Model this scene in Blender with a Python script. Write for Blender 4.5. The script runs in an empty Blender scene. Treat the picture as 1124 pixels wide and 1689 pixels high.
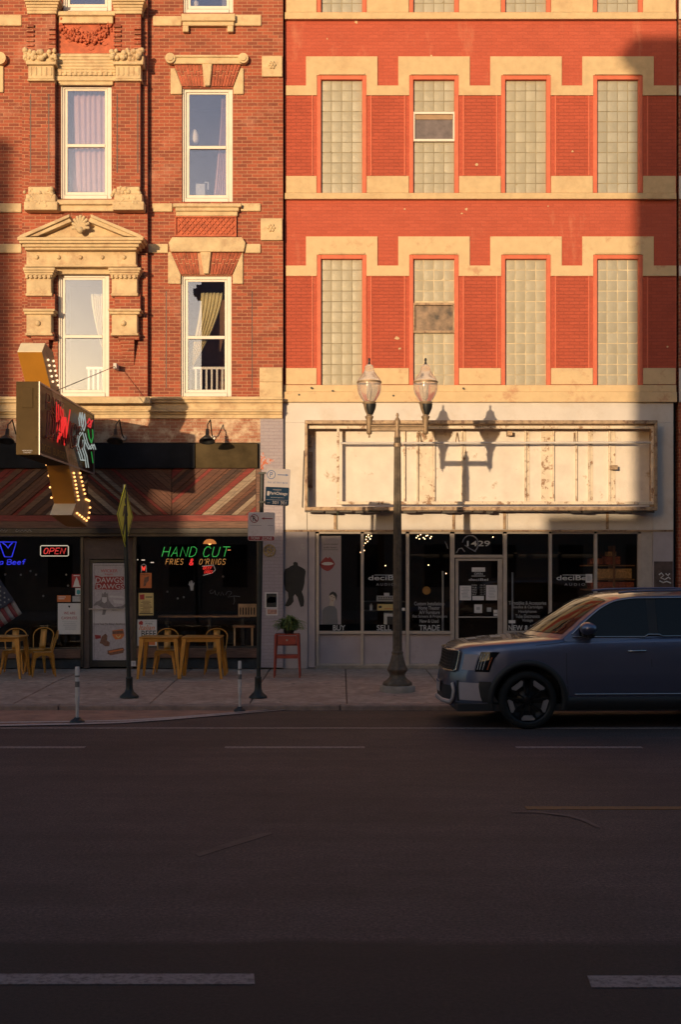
import bpy, bmesh, math, random
from mathutils import Vector, Matrix
random.seed(7)
S = bpy.context.scene
COL = S.collection
# ---------------------------------------------------------------- camera, sky, sun, exposure
F = 1992.0; EYE = 2.234; HX = 562.0; HY = 930.0          # focal length / horizon measured in the photograph
cam_d = bpy.data.cameras.new('camera'); cam = bpy.data.objects.new('camera', cam_d); COL.objects.link(cam)
cam.location = (0, 0, EYE); cam.rotation_euler = (math.radians(90), 0, 0)
cam_d.sensor_fit = 'VERTICAL'; cam_d.sensor_height = 36; cam_d.lens = F/1689*36
cam_d.shift_y = (HY-844.5)/1689; cam_d.clip_start = 0.1; cam_d.clip_end = 500
S.camera = cam
LD = Vector((0.402, 1.0, -0.071)).normalized()            # direction the sunlight travels
SUN_EL = math.asin(-LD.z); SUN_AZ = math.atan2(-LD.x, -LD.y)
w = bpy.data.worlds.new('World'); S.world = w; w.use_nodes = True
nt = w.node_tree; nt.nodes.clear()
sky = nt.nodes.new('ShaderNodeTexSky'); sky.sky_type = 'NISHITA'; sky.sun_disc = False
sky.sun_elevation = SUN_EL; sky.sun_rotation = SUN_AZ
sky.air_density = 1.0; sky.dust_density = 3.0; sky.ozone_density = 2.2
bg = nt.nodes.new('ShaderNodeBackground'); bg.inputs['Strength'].default_value = 0.15
wo = nt.nodes.new('ShaderNodeOutputWorld')
nt.links.new(sky.outputs[0], bg.inputs[0]); nt.links.new(bg.outputs[0], wo.inputs[0])
sl = bpy.data.lights.new('sun', 'SUN'); sl.energy = 2.0; sl.angle = math.radians(0.5); sl.color = (1.0, 0.76, 0.47)
so = bpy.data.objects.new('sun', sl); COL.objects.link(so); so.location = (-20, -40, 12)
so.rotation_euler = LD.to_track_quat('-Z', 'Y').to_euler()
S.view_settings.view_transform = 'Standard'; S.view_settings.look = 'None'
S.view_settings.exposure = 1.09; S.view_settings.gamma = 1
S.render.engine = 'CYCLES'
# ---------------------------------------------------------------- helpers
def X(px, d=24.0): return (px-HX)*d/F
def Z(py, d=24.0): return EYE+(HY-py)*d/F
class MB:
    def __init__(s): s.v = []; s.f = []; s.m = []; s.sm = []
    def add(s, vs, fs, mi=0, smooth=False):
        b = len(s.v); s.v += [tuple(p) for p in vs]
        for f in fs: s.f.append([b+i for i in f]); s.m.append(mi); s.sm.append(smooth)
        return s
    def box(s, x0, x1, y0, y1, z0, z1, mi=0):
        x0, x1 = sorted((x0, x1)); y0, y1 = sorted((y0, y1)); z0, z1 = sorted((z0, z1))
        vs = [(x0,y0,z0),(x1,y0,z0),(x1,y1,z0),(x0,y1,z0),(x0,y0,z1),(x1,y0,z1),(x1,y1,z1),(x0,y1,z1)]
        return s.add(vs, [(0,3,2,1),(4,5,6,7),(0,1,5,4),(1,2,6,5),(2,3,7,6),(3,0,4,7)], mi)
    def pb(s, a, b, c, d, yf, yb, mi=0):      # box from photo measurements, front face at depth yf
        return s.box(X(a, yf), X(b, yf), yf, yb, Z(d, yf), Z(c, yf), mi)
    def quad(s, pts, mi=0): return s.add(pts, [tuple(range(len(pts)))], mi)
    def prism(s, poly, y0, y1, mi=0, axis='y'):   # poly of (x,z), extruded in y
        n = len(poly)
        if axis == 'y': vs = [(p[0], y0, p[1]) for p in poly]+[(p[0], y1, p[1]) for p in poly]
        elif axis == 'x': vs = [(y0, p[0], p[1]) for p in poly]+[(y1, p[0], p[1]) for p in poly]
        else: vs = [(p[0], p[1], y0) for p in poly]+[(p[0], p[1], y1) for p in poly]
        fs = [tuple(range(n)), tuple(range(2*n-1, n-1, -1))]
        fs += [(i, i+n, (i+1) % n+n, (i+1) % n) for i in range(n)]
        return s.add(vs, fs, mi)
    def pprism(s, pts, yf, yb, mi=0): return s.prism([(X(a, yf), Z(b, yf)) for a, b in pts], yf, yb, mi)
    def lathe(s, prof, c=(0,0,0), n=24, mi=0, smooth=True, flute=0, fl=0.0, caps=True):
        vs = []; fs = []
        for r, z in prof:
            for k in range(n):
                a = 2*math.pi*k/n; rr = r*(1-fl*(k % 2)) if flute else r
                vs.append((c[0]+rr*math.cos(a), c[1]+rr*math.sin(a), c[2]+z))
        m = len(prof)
        for j in range(m-1):
            for k in range(n):
                fs.append((j*n+k, j*n+(k+1) % n, (j+1)*n+(k+1) % n, (j+1)*n+k))
        s.add(vs, fs, mi, smooth)
        if caps:
            s.add(vs[:n], [tuple(range(n-1, -1, -1))], mi); s.add(vs[-n:], [tuple(range(n))], mi)
        return s
    def cyl(s, p, q, r0, r1=None, n=10, mi=0, smooth=True):
        r1 = r0 if r1 is None else r1
        p = Vector(p); q = Vector(q); d = (q-p).normalized()
        u = d.orthogonal().normalized(); v = d.cross(u); vs = []
        for c, r in ((p, r0), (q, r1)):
            for k in range(n):
                a = 2*math.pi*k/n; vs.append(c+u*r*math.cos(a)+v*r*math.sin(a))
        s.add(vs, [(k, (k+1) % n, n+(k+1) % n, n+k) for k in range(n)], mi, smooth)
        s.add(vs[:n], [tuple(range(n-1, -1, -1))], mi); s.add(vs[n:], [tuple(range(n))], mi)
        return s
    def tube(s, pts, r, n=6, mi=0, closed=False):
        P = [Vector(p) for p in pts]
        if closed: P = P+[P[0], P[1]]
        vs = []; up = None
        for i, p in enumerate(P):
            d = (P[min(i+1, len(P)-1)]-P[max(i-1, 0)]).normalized()
            if up is None: up = d.orthogonal().normalized()
            up = (up-d*up.dot(d))
            up = up.normalized() if up.length > 1e-6 else d.orthogonal().normalized()
            v = d.cross(up)
            for k in range(n):
                a = 2*math.pi*k/n; vs.append(p+up*r*math.cos(a)+v*r*math.sin(a))
        fs = [(j*n+k, j*n+(k+1) % n, (j+1)*n+(k+1) % n, (j+1)*n+k) for j in range(len(P)-1) for k in range(n)]
        s.add(vs, fs, mi, True)
        s.add(vs[:n], [tuple(range(n-1, -1, -1))], mi); s.add(vs[-n:], [tuple(range(n))], mi)
        return s
    def ball(s, c, r, n=8, m=5, mi=0, sz=1.0):
        prof = [(max(r*math.sin(math.pi*j/m), 1e-4), -r*sz*math.cos(math.pi*j/m)) for j in range(m+1)]
        return s.lathe(prof, c, n, mi, True, caps=False)
    def grid(s, P, mi=0, smooth=True, flip=False):    # P[i][j] points
        n = len(P); m = len(P[0]); vs = [p for r in P for p in r]
        fs = [(i*m+j, (i+1)*m+j, (i+1)*m+j+1, i*m+j+1) for i in range(n-1) for j in range(m-1)]
        if flip: fs = [f[::-1] for f in fs]
        return s.add(vs, fs, mi, smooth)
    def text(s, body, x0, x1, z0, z1, y, th=0.004, mi=0, shear=0.0, bold=0.0, rot=None):
        c = bpy.data.curves.new('t', 'FONT'); c.body = body; c.size = 1; c.shear = shear; c.offset = bold
        o = bpy.data.objects.new('t', c); me = bpy.data.meshes.new_from_object(o)
        vs = [v.co.copy() for v in me.vertices]
        if vs:
            ax = min(v.x for v in vs); bx = max(v.x for v in vs); az = min(v.y for v in vs); bz = max(v.y for v in vs)
            sx = (x1-x0)/(bx-ax); sz = (z1-z0)/(bz-az)
            P = [(x0+(v.x-ax)*sx, y, z0+(v.y-az)*sz) for v in vs]
            if rot: P = [rot(p) for p in P]
            s.add(P, [tuple(p.vertices) for p in me.polygons], mi)
        bpy.data.meshes.remove(me); bpy.data.objects.remove(o); bpy.data.curves.remove(c)
        return s
    def clusters(s, tol=0.006):
        par = list(range(len(s.v)))
        def fd(i):
            while par[i] != i: par[i] = par[par[i]]; i = par[i]
            return i
        for f in s.f:
            for i in f[1:]: par[fd(i)] = fd(f[0])
        comp = {}
        for k, f in enumerate(s.f): comp.setdefault(fd(f[0]), []).append(k)
        it = []
        for r, fs in comp.items():
            P = [s.v[i] for k in fs for i in s.f[k]]
            it.append([[min(p[a] for p in P)-tol for a in range(3)], [max(p[a] for p in P)+tol for a in range(3)], fs])
        ch = True
        while ch:
            ch = False; out = []
            for c in it:
                for o in out:
                    if all(c[0][a] <= o[1][a] and o[0][a] <= c[1][a] for a in range(3)):
                        o[0] = [min(o[0][a], c[0][a]) for a in range(3)]; o[1] = [max(o[1][a], c[1][a]) for a in range(3)]; o[2] += c[2]; ch = True; break
                else: out.append(c)
            it = out
        res = []
        for lo, hi, fs in it:
            m = MB(); mp = {}
            for k in sorted(fs):
                g = []
                for i in s.f[k]:
                    if i not in mp: mp[i] = len(m.v); m.v.append(s.v[i])
                    g.append(mp[i])
                m.f.append(g); m.m.append(s.m[k]); m.sm.append(s.sm[k])
            res.append(m)
        return res
    def each(s, name, mats, parent=None, **k):        # one part per separate piece
        cl = s.clusters()
        return [c.build(name, mats, parent, **k) for c in cl][0]
    def build(s, name, mats, parent=None, bevel=0.0, loc=None, seg=1, subd=0):
        me = bpy.data.meshes.new(name); off = Vector((0, 0, 0))
        p = parent
        while p is not None: off += p.location; p = p.parent
        if loc is not None: off += Vector(loc)
        me.from_pydata([(a-off.x, b-off.y, c-off.z) for a, b, c in s.v], [], s.f)
        if not isinstance(mats, (list, tuple)): mats = [mats]
        for m in mats: me.materials.append(m)
        for i, p in enumerate(me.polygons): p.material_index = s.m[i]; p.use_smooth = s.sm[i]
        me.update()
        o = bpy.data.objects.new(name, me); COL.objects.link(o)
        if loc is not None: o.location = loc
        if parent is not None: o.parent = parent
        if bevel:
            md = o.modifiers.new('bevel', 'BEVEL'); md.width = bevel; md.segments = seg; md.limit_method = 'ANGLE'
        if subd:
            md = o.modifiers.new('sub', 'SUBSURF'); md.levels = md.render_levels = subd
        return o
def tag(o, label=None, cat=None, group=None, kind=None):
    if label: o['label'] = label
    if cat: o['category'] = cat
    if group: o['group'] = group
    if kind: o['kind'] = kind
    return o
def thing(name, label, cat, loc=(0,0,0), group=None):
    o = bpy.data.objects.new(name, None); COL.objects.link(o); o.location = loc; o.empty_display_size = 0.2
    return tag(o, label, cat, group)
def copy_tree(o, parent=None):
    c = o.copy(); COL.objects.link(c)
    if parent is not None: c.parent = parent
    for ch in list(o.children): copy_tree(ch, c)
    return c
# ---------------------------------------------------------------- materials
def new_mat(name):
    m = bpy.data.materials.new(name); m.use_nodes = True; n = m.node_tree; n.nodes.clear()
    out = n.nodes.new('ShaderNodeOutputMaterial'); p = n.nodes.new('ShaderNodeBsdfPrincipled')
    n.links.new(p.outputs[0], out.inputs[0]); return m, n, p, out
def rgb(c): return (c[0], c[1], c[2], 1)
def coords(n, wall=False):
    tc = n.nodes.new('ShaderNodeTexCoord')
    if not wall: return tc.outputs['Object']
    sp = n.nodes.new('ShaderNodeSeparateXYZ'); n.links.new(tc.outputs['Object'], sp.inputs[0])
    ad = n.nodes.new('ShaderNodeMath'); ad.operation = 'ADD'
    n.links.new(sp.outputs[0], ad.inputs[0]); n.links.new(sp.outputs[1], ad.inputs[1])
    cb = n.nodes.new('ShaderNodeCombineXYZ'); n.links.new(ad.outputs[0], cb.inputs[0]); n.links.new(sp.outputs[2], cb.inputs[1])
    return cb.outputs[0]
def noise(n, vec, scale, detail=4, rough=0.6):
    t = n.nodes.new('ShaderNodeTexNoise'); t.inputs['Scale'].default_value = scale
    t.inputs['Detail'].default_value = detail; t.inputs['Roughness'].default_value = rough
    if vec is not None: n.links.new(vec, t.inputs['Vector'])
    return t.outputs[0]
def ramp(n, val, a, b, ca=(0,0,0), cb=(1,1,1)):
    r = n.nodes.new('ShaderNodeValToRGB'); e = r.color_ramp.elements
    e[0].position = a; e[1].position = b; e[0].color = rgb(ca); e[1].color = rgb(cb)
    n.links.new(val, r.inputs[0]); return r.outputs[0]
def mix(n, fac, a, b, mode='MIX'):
    m = n.nodes.new('ShaderNodeMixRGB'); m.blend_type = mode
    for i, v in ((0, fac), (1, a), (2, b)):
        if hasattr(v, 'links') or isinstance(v, bpy.types.NodeSocket): n.links.new(v, m.inputs[i])
        elif i == 0: m.inputs[0].default_value = v
        else: m.inputs[i].default_value = rgb(v)
    return m.outputs[0]
def bump(n, p, h, strength=0.3, dist=0.01):
    b = n.nodes.new('ShaderNodeBump'); b.inputs['Strength'].default_value = strength; b.inputs['Distance'].default_value = dist
    n.links.new(h, b.inputs['Height']); n.links.new(b.outputs[0], p.inputs['Normal'])
def mat(name, c, rough=0.7, metal=0.0, var=0.15, scale=6, bmp=0.15, dirt=None, dirt_amt=(0.55, 0.75), spec=0.5, dscale=2.0, coat=0.0):
    m, n, p, o = new_mat(name); v = coords(n)
    a = noise(n, v, scale); c2 = tuple(x*(1-var*1.6) for x in c); c1 = tuple(min(1, x*(1+var)) for x in c)
    col = ramp(n, a, 0.3, 0.7, c2, c1)
    if dirt:
        d = ramp(n, noise(n, v, dscale, 8, 0.7), *dirt_amt); col = mix(n, d, col, dirt)
    n.links.new(col, p.inputs['Base Color']); p.inputs['Roughness'].default_value = rough; p.inputs['Metallic'].default_value = metal
    p.inputs['Specular IOR Level'].default_value = spec; p.inputs['Coat Weight'].default_value = coat
    if bmp: bump(n, p, noise(n, v, scale*12, 6), bmp)
    return m
def speckle(m, thr=.30, c=(.08, .06, .05), sc=9):
    n = m.node_tree; p = [x for x in n.nodes if x.type == 'BSDF_PRINCIPLED'][0]; src = p.inputs['Base Color'].links[0].from_socket
    tc = n.nodes.new('ShaderNodeTexCoord'); vo = n.nodes.new('ShaderNodeTexVoronoi'); vo.inputs['Scale'].default_value = sc; n.links.new(tc.outputs['Object'], vo.inputs['Vector'])
    r = ramp(n, vo.outputs['Distance'], thr*.25, thr*.33, (1, 1, 1), (0, 0, 0)); k = ramp(n, vo.outputs['Color'], .55, .6); f = mix(n, 1.0, r, k, 'MULTIPLY')
    n.links.new(mix(n, f, src, c), p.inputs['Base Color']); return m
def emit(name, c, s, base=(0.05, 0.05, 0.05)):
    m, n, p, o = new_mat(name); p.inputs['Base Color'].default_value = rgb(base)
    p.inputs['Emission Color'].default_value = rgb(c); p.inputs['Emission Strength'].default_value = s/2.2; return m
def brick(name, c1, c2, mortar, var=0.5, stain=None, samt=(0.55, 0.8), bmp=0.5, bw=0.205, rh=0.067, ms=0.006, sscale=0.8, streak=0.0):
    m, n, p, o = new_mat(name); v = coords(n, True)
    t = n.nodes.new('ShaderNodeTexBrick'); n.links.new(v, t.inputs['Vector']); t.inputs['Scale'].default_value = 1
    t.inputs['Brick Width'].default_value = bw; t.inputs['Row Height'].default_value = rh; t.inputs['Mortar Size'].default_value = ms
    t.inputs['Mortar Smooth'].default_value = 0.3; t.inputs['Bias'].default_value = 0.0
    t.inputs['Color1'].default_value = rgb(c1); t.inputs['Color2'].default_value = rgb(c2); t.inputs['Mortar'].default_value = rgb(mortar)
    big = ramp(n, noise(n, v, 1.3, 6, 0.65), 0.3, 0.75, (1-var*.5,)*3, (1+0*var,)*3)
    col = mix(n, 1.0, t.outputs[0], big, 'MULTIPLY')
    fine = ramp(n, noise(n, v, 30, 3), 0.2, 0.8, (0.82,)*3, (1.0,)*3); col = mix(n, 1.0, col, fine, 'MULTIPLY')
    if stain:
        if streak:
            mp = n.nodes.new('ShaderNodeMapping'); mp.inputs['Scale'].default_value = (3.0, 0.9, 1); n.links.new(v, mp.inputs[0]); sv = mp.outputs[0]
        else: sv = v
        d = ramp(n, noise(n, sv, sscale, 9, 0.72), samt[0], samt[1]); col = mix(n, d, col, stain)
    n.links.new(col, p.inputs['Base Color']); p.inputs['Roughness'].default_value = 0.82
    bp = n.nodes.new('ShaderNodeMath'); bp.operation = 'MULTIPLY_ADD'; n.links.new(t.outputs[1], bp.inputs[0]); bp.inputs[1].default_value = -1
    n.links.new(noise(n, v, 40, 4), bp.inputs[2]); bump(n, p, bp.outputs[0], bmp, 0.008)
    return m
def glass(name, base=0.08, rough=0.0, gcol=(1, 1, 1), tint=(1, 1, 1), wav=0.006):
    m, n, p, o = new_mat(name); n.nodes.remove(p)
    lw = n.nodes.new('ShaderNodeLayerWeight'); lw.inputs[0].default_value = 0.5
    pw = n.nodes.new('ShaderNodeMath'); pw.operation = 'POWER'; n.links.new(lw.outputs['Facing'], pw.inputs[0]); pw.inputs[1].default_value = 5
    ma = n.nodes.new('ShaderNodeMath'); ma.operation = 'MULTIPLY_ADD'; n.links.new(pw.outputs[0], ma.inputs[0]); ma.inputs[1].default_value = 1-base; ma.inputs[2].default_value = base
    tr = n.nodes.new('ShaderNodeBsdfTransparent'); tr.inputs[0].default_value = rgb(tint)
    gl = n.nodes.new('ShaderNodeBsdfGlossy'); gl.inputs['Roughness'].default_value = rough; gl.inputs[0].default_value = rgb(gcol)
    b = n.nodes.new('ShaderNodeBump'); b.inputs['Strength'].default_value = wav; b.inputs['Distance'].default_value = 0.05
    n.links.new(noise(n, coords(n), 1.2, 1), b.inputs['Height']); n.links.new(b.outputs[0], gl.inputs['Normal'])
    mx = n.nodes.new('ShaderNodeMixShader'); n.links.new(ma.outputs[0], mx.inputs[0]); n.links.new(tr.outputs[0], mx.inputs[1]); n.links.new(gl.outputs[0], mx.inputs[2])
    n.links.new(mx.outputs[0], o.inputs[0]); return m
M = {}
M['brickL'] = brick('brick_left', (0.47, 0.105, 0.048), (0.27, 0.062, 0.032), (0.55, 0.27, 0.15), 0.45, (0.55, 0.27, 0.18), (0.55, 0.85))
M['brickR'] = brick('brick_right_painted', (0.56, 0.105, 0.055), (0.51, 0.09, 0.045), (0.47, 0.09, 0.048), 0.24, (0.64, 0.26, 0.15), (0.57, 0.92), sscale=0.6, streak=1)
M['panelR'] = brick('brick_right_panel', (0.53, 0.092, 0.045), (0.47, 0.078, 0.036), (0.38, 0.07, 0.036), 0.30, (0.60, 0.22, 0.11), (0.72, 0.95), 0.7)
M['frame_red'] = mat('painted_red_frame', (0.62, 0.14, 0.07), 0.7, var=0.08, bmp=0.2, dirt=(0.7, 0.5, 0.35), dirt_amt=(0.68, 0.8), dscale=5)
M['cream'] = mat('cream_painted_masonry', (0.60, 0.42, 0.23), 0.8, var=0.07, bmp=0.3, dirt=(0.47, 0.29, 0.15), dirt_amt=(0.54, 0.80), dscale=1.6)
M['cream_worn'] = mat('cream_painted_masonry_worn', (0.64, 0.45, 0.25), 0.8, var=0.05, bmp=0.3, dirt=(0.52, 0.29, 0.16), dirt_amt=(0.56, 0.66), dscale=2.3)
M['stone'] = mat('limestone_buff', (0.63, 0.455, 0.26), 0.85, var=0.12, scale=4, bmp=0.5, dirt=(0.42, 0.25, 0.14), dirt_amt=(0.52, 0.72), dscale=3.5)
M['terra'] = mat('terracotta', (0.50, 0.12, 0.055), 0.8, var=0.2, bmp=0.4)
M['white'] = mat('white_window_paint', (0.74, 0.64, 0.54), 0.5, var=0.04, bmp=0.05)
M['fascia'] = mat('cream_metal_fascia', (0.60, 0.53, 0.475), 0.55, var=0.05, scale=2, bmp=0.1, dirt=(0.46, 0.36, 0.28), dirt_amt=(0.52, 0.85), dscale=1.2)
M['peel'] = mat('peeling_back_board', (0.70, 0.60, 0.51), 0.7, var=0.07, scale=3, bmp=0.4, dirt=(0.40, 0.27, 0.17), dirt_amt=(0.61, 0.69), dscale=3.2)
M['peel2'] = mat('peeling_batten', (0.70, 0.57, 0.43), 0.7, var=0.1, scale=5, bmp=0.4, dirt=(0.30, 0.17, 0.10), dirt_amt=(0.54, 0.60), dscale=7)
M['rustframe'] = mat('rusty_sign_frame', (0.42, 0.28, 0.17), 0.6, metal=0.2, var=0.25, scale=9, bmp=0.3, dirt=(0.16, 0.08, 0.05), dirt_amt=(0.5, 0.62), dscale=6)
M['pier'] = mat('grey_painted_pier', (0.38, 0.32, 0.32), 0.75, var=0.08, scale=3, bmp=0.2, dirt=(0.16, 0.12, 0.11), dirt_amt=(0.66, 0.8), dscale=5)
M['pierbrick'] = brick('mauve_painted_brick', (0.42, 0.35, 0.37), (0.40, 0.33, 0.355), (0.35, 0.28, 0.305), 0.2, (0.52, 0.32, 0.24), (0.66, 0.8))
M['wornbrick'] = brick('scraped_painted_brick', (0.50, 0.22, 0.13), (0.38, 0.13, 0.07), (0.50, 0.34, 0.22), 0.4, (0.62, 0.45, 0.30), (0.48, 0.6), sscale=2.2)
M['blackm'] = mat('black_metal', (0.015, 0.015, 0.016), 0.45, var=0.2, bmp=0.1)
M['boxblack'] = mat('charcoal_signboard', (0.020, 0.020, 0.023), 0.8, var=0.25, scale=2, bmp=0.2, spec=.15)
M['boxbrown'] = mat('bronze_signboard', (0.075, 0.052, 0.026), 0.9, var=0.3, scale=2, bmp=0.2, spec=.1)
M['bronze'] = mat('bronze_storefront_metal', (0.055, 0.042, 0.035), 0.45, 0.3, var=0.15)
M['stucco'] = mat('brown_stucco', (0.11, 0.075, 0.06), 0.85, var=0.15, bmp=0.4)
M['alu'] = mat('satin_aluminium', (0.50, 0.42, 0.36), 0.42, 0.35, var=0.08)
M['bulk'] = mat('grey_bulkhead_panel', (0.40, 0.33, 0.34), 0.6, var=0.08, scale=2, dirt=(0.2, 0.15, 0.13), dirt_amt=(0.6, 0.85))
M['inner'] = mat('dark_interior', (0.02, 0.015, 0.013), 0.9, var=0.3, scale=1.5, bmp=0)
M['inner2'] = mat('dim_interior_wall', (0.10, 0.065, 0.045), 0.9, var=0.2, scale=1, bmp=0)
M['room'] = mat('upper_room_wall', (0.20, 0.17, 0.18), 0.9, var=0.1, scale=1, bmp=0)
M['glassu'] = glass('upper_window_glass', 0.165, gcol=(.60, .70, 1.0))
M['glass'] = glass('shop_glass', 0.032)
M['curtain_p'] = mat('pink_curtain', (0.44, 0.28, 0.29), 0.9, var=0.05, bmp=0.1)
M['curtain_y'] = mat('yellow_curtain', (0.62, 0.51, 0.27), 0.9, var=0.05, bmp=0.1)
M['walk'] = None
woods = [(0.14, 0.048, 0.024), (0.17, 0.072, 0.038), (0.24, 0.028, 0.018), (0.36, 0.25, 0.17), (0.075, 0.030, 0.018), (0.20, 0.105, 0.06)]
def woodmat(name, c, ang):
    m, n, p, o = new_mat(name); v = coords(n)
    mp = n.nodes.new('ShaderNodeMapping'); mp.inputs['Rotation'].default_value = (0, ang, 0); mp.inputs['Scale'].default_value = (1.2, 8, 14)
    n.links.new(v, mp.inputs[0]); a = noise(n, mp.outputs[0], 3, 8, 0.7)
    col = ramp(n, a, 0.3, 0.72, tuple(x*0.35 for x in c), tuple(x*1.25 for x in c))
    n.links.new(col, p.inputs['Base Color']); p.inputs['Roughness'].default_value = 0.75; bump(n, p, a, 0.5, 0.01); return m
M['woods'] = [woodmat('barn_plank', c, math.radians(45)) for c in woods]+[woodmat('barn_plank_b', c, math.radians(-45)) for c in woods]
M['woodh'] = woodmat('horizontal_board', (0.20, 0.10, 0.065), 0)
M['woodr'] = woodmat('red_horizontal_board', (0.30, 0.06, 0.045), 0)
M['ychair'] = mat('mustard_painted_steel', (0.46, 0.20, 0.025), 0.38, 0.2, var=0.12, scale=8, bmp=0.1, dirt=(0.22, 0.12, 0.04), dirt_amt=(0.6, 0.75), dscale=6)
M['oak'] = mat('dark_wood_seat', (0.30, 0.14, 0.06), 0.5, var=0.2)
M['pine'] = mat('varnished_pine', (0.50, 0.30, 0.15), 0.5, var=0.2)
M['lampg'] = mat('lamp_post_paint', (0.115, 0.082, 0.055), 0.65, 0.1, var=0.3, scale=10, bmp=0.3, dirt=(0.17, 0.15, 0.12), dirt_amt=(0.60, 0.72), dscale=9)
M['lampb'] = mat('lamp_bronze', (0.30, 0.20, 0.12), 0.5, 0.3, var=0.2, scale=10, bmp=0.3)
def paper(name, c, var=0.03): return mat(name, c, 0.6, var=var, bmp=0.0, scale=20)
M['paper'] = paper('white_paper', (0.62, 0.58, 0.56)); M['ink'] = paper('black_ink', (0.02, 0.02, 0.02)); M['redink'] = paper('red_ink', (0.42, 0.03, 0.03))
M['orange'] = paper('orange_paper', (0.60, 0.16, 0.04)); M['yel'] = paper('yellow_paper', (0.62, 0.46, 0.18)); M['teal'] = paper('teal_ink', (0.05, 0.30, 0.32))
M['blue'] = paper('blue_ink', (0.04, 0.08, 0.20)); M['grey'] = paper('grey_vinyl', (0.34, 0.33, 0.33)); M['lgrey'] = paper('white_vinyl', (0.52, 0.50, 0.48))
M['red'] = mat('red_painted_wood', (0.32, 0.045, 0.025), 0.55, var=0.15, scale=8, dirt=(0.12, 0.03, 0.02), dirt_amt=(0.62, 0.8))
M['concrete'] = mat('pale_concrete', (0.33, 0.27, 0.22), 0.9, var=0.15, bmp=0.5)
M['bulb'] = emit('lit_bulb', (1.0, 0.45, 0.13), 3.0)
M['bulboff'] = mat('frosted_bulb', (0.85, 0.75, 0.6), 0.2, var=0.02, bmp=0)
def lw_(): pass
# ---------------------------------------------------------------- ground
def asphalt(name, c, wet=False):
    m, n, p, o = new_mat(name); v = coords(n)
    a = noise(n, v, 38, 8, 0.85); b = noise(n, v, 0.5, 6, 0.6)
    col = ramp(n, a, 0.42, 0.60, tuple(x*0.35 for x in c), tuple(x*1.7 for x in c))
    col = mix(n, 1.0, col, ramp(n, b, 0.3, 0.7, (0.66,)*3, (1.14,)*3), 'MULTIPLY')
    mp = n.nodes.new('ShaderNodeMapping'); mp.inputs['Scale'].default_value = (0.15, 1.6, 1); n.links.new(v, mp.inputs[0])
    col = mix(n, 1.0, col, ramp(n, noise(n, mp.outputs[0], 1.5, 6, 0.6), 0.35, 0.7, (0.72,)*3, (1.12,)*3), 'MULTIPLY')
    col = mix(n, 1.0, col, ramp(n, noise(n, v, 5, 8, 0.75), 0.3, 0.7, (0.72,)*3, (1.18,)*3), 'MULTIPLY')
    col = mix(n, ramp(n, noise(n, v, 1.1, 9, 0.7), 0.60, 0.66), col, tuple(x*0.6 for x in c))
    # newer, darker near-side asphalt strip, with building shade also painted into its colour
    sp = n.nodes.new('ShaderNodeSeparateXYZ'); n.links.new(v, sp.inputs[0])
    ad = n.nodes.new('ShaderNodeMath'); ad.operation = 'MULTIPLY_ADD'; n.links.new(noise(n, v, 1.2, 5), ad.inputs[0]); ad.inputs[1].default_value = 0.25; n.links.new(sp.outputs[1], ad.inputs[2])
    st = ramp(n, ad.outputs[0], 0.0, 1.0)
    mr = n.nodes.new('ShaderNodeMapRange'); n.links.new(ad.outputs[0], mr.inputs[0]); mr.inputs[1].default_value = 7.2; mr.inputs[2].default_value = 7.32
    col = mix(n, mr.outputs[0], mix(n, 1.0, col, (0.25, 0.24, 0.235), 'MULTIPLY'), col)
    # sealed cracks
    vo = n.nodes.new('ShaderNodeTexVoronoi'); vo.feature = 'DISTANCE_TO_EDGE'; vo.inputs['Scale'].default_value = 0.22
    wv = mix(n, 0.12, v, noise(n, v, 1.3, 6)); n.links.new(wv, vo.inputs['Vector'])
    n.links.new(col, p.inputs['Base Color']); p.inputs['Roughness'].default_value = 0.75; bump(n, p, a, 0.5, 0.01); return m
asp = None
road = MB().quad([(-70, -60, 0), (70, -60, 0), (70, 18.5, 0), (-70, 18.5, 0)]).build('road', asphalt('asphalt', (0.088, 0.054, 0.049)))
tag(road, 'dark worn asphalt street surface', kind='structure')
def worn(name, c, thr=(0.45, 0.62), sc=14):
    m, n, p, o = new_mat(name); v = coords(n)
    col = mix(n, ramp(n, noise(n, v, sc, 9, 0.75), *thr), c, (0.09, 0.06, 0.055)); n.links.new(col, p.inputs['Base Color']); p.inputs['Roughness'].default_value = 0.7; return m
M['rwhite'] = worn('worn_white_road_paint', (0.27, 0.205, 0.19), (0.46, 0.64), 22); M['ryel'] = worn('worn_yellow_road_paint', (0.20, 0.095, 0.03), (0.50, 0.66)); M['tan'] = mat('tan_road_paint', (0.36, 0.19, 0.13), 0.85, var=0.2, scale=3, bmp=0.4, dirt=(0.22, 0.14, 0.10), dirt_amt=(0.55, 0.8))
def gY(py): return F*EYE/(py-HY)
def gP(px, py): y = gY(py); return (X(px, y), y)
mk = MB()
mk.box(-60, 60, 16.36, 16.46, 0.0, 0.005)
for a, b in ((-200, 140), (371, 602), (852, 1060)): mk.box(X(a, 14.69), X(b, 14.69), 14.63, 14.75, 0, 0.005)
for k in range(1, 6):
    mk.box(X(1060, 14.69)+1.9*k*2, X(1060, 14.69)+1.9*k*2+1.7, 14.63, 14.75, 0, 0.005); mk.box(X(-200, 14.69)-3.8*k, X(-200, 14.69)-3.8*k+1.7, 14.63, 14.75, 0, 0.005)
mk.prism([(X(-1500, 6.49), 6.41), (X(421, 6.43), 6.41), (X(419, 6.57), 6.57), (X(-1500, 6.49), 6.57)], 0, 0.005, axis='z')
mk.prism([(X(975, 6.39), 6.36), (6.5, 6.36), (6.5, 6.54), (X(969, 6.55), 6.54)], 0, 0.005, axis='z')
tag(mk.build('road_markings', M['rwhite']), 'faded white edge line and lane dashes on the road', kind='structure')
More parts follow.
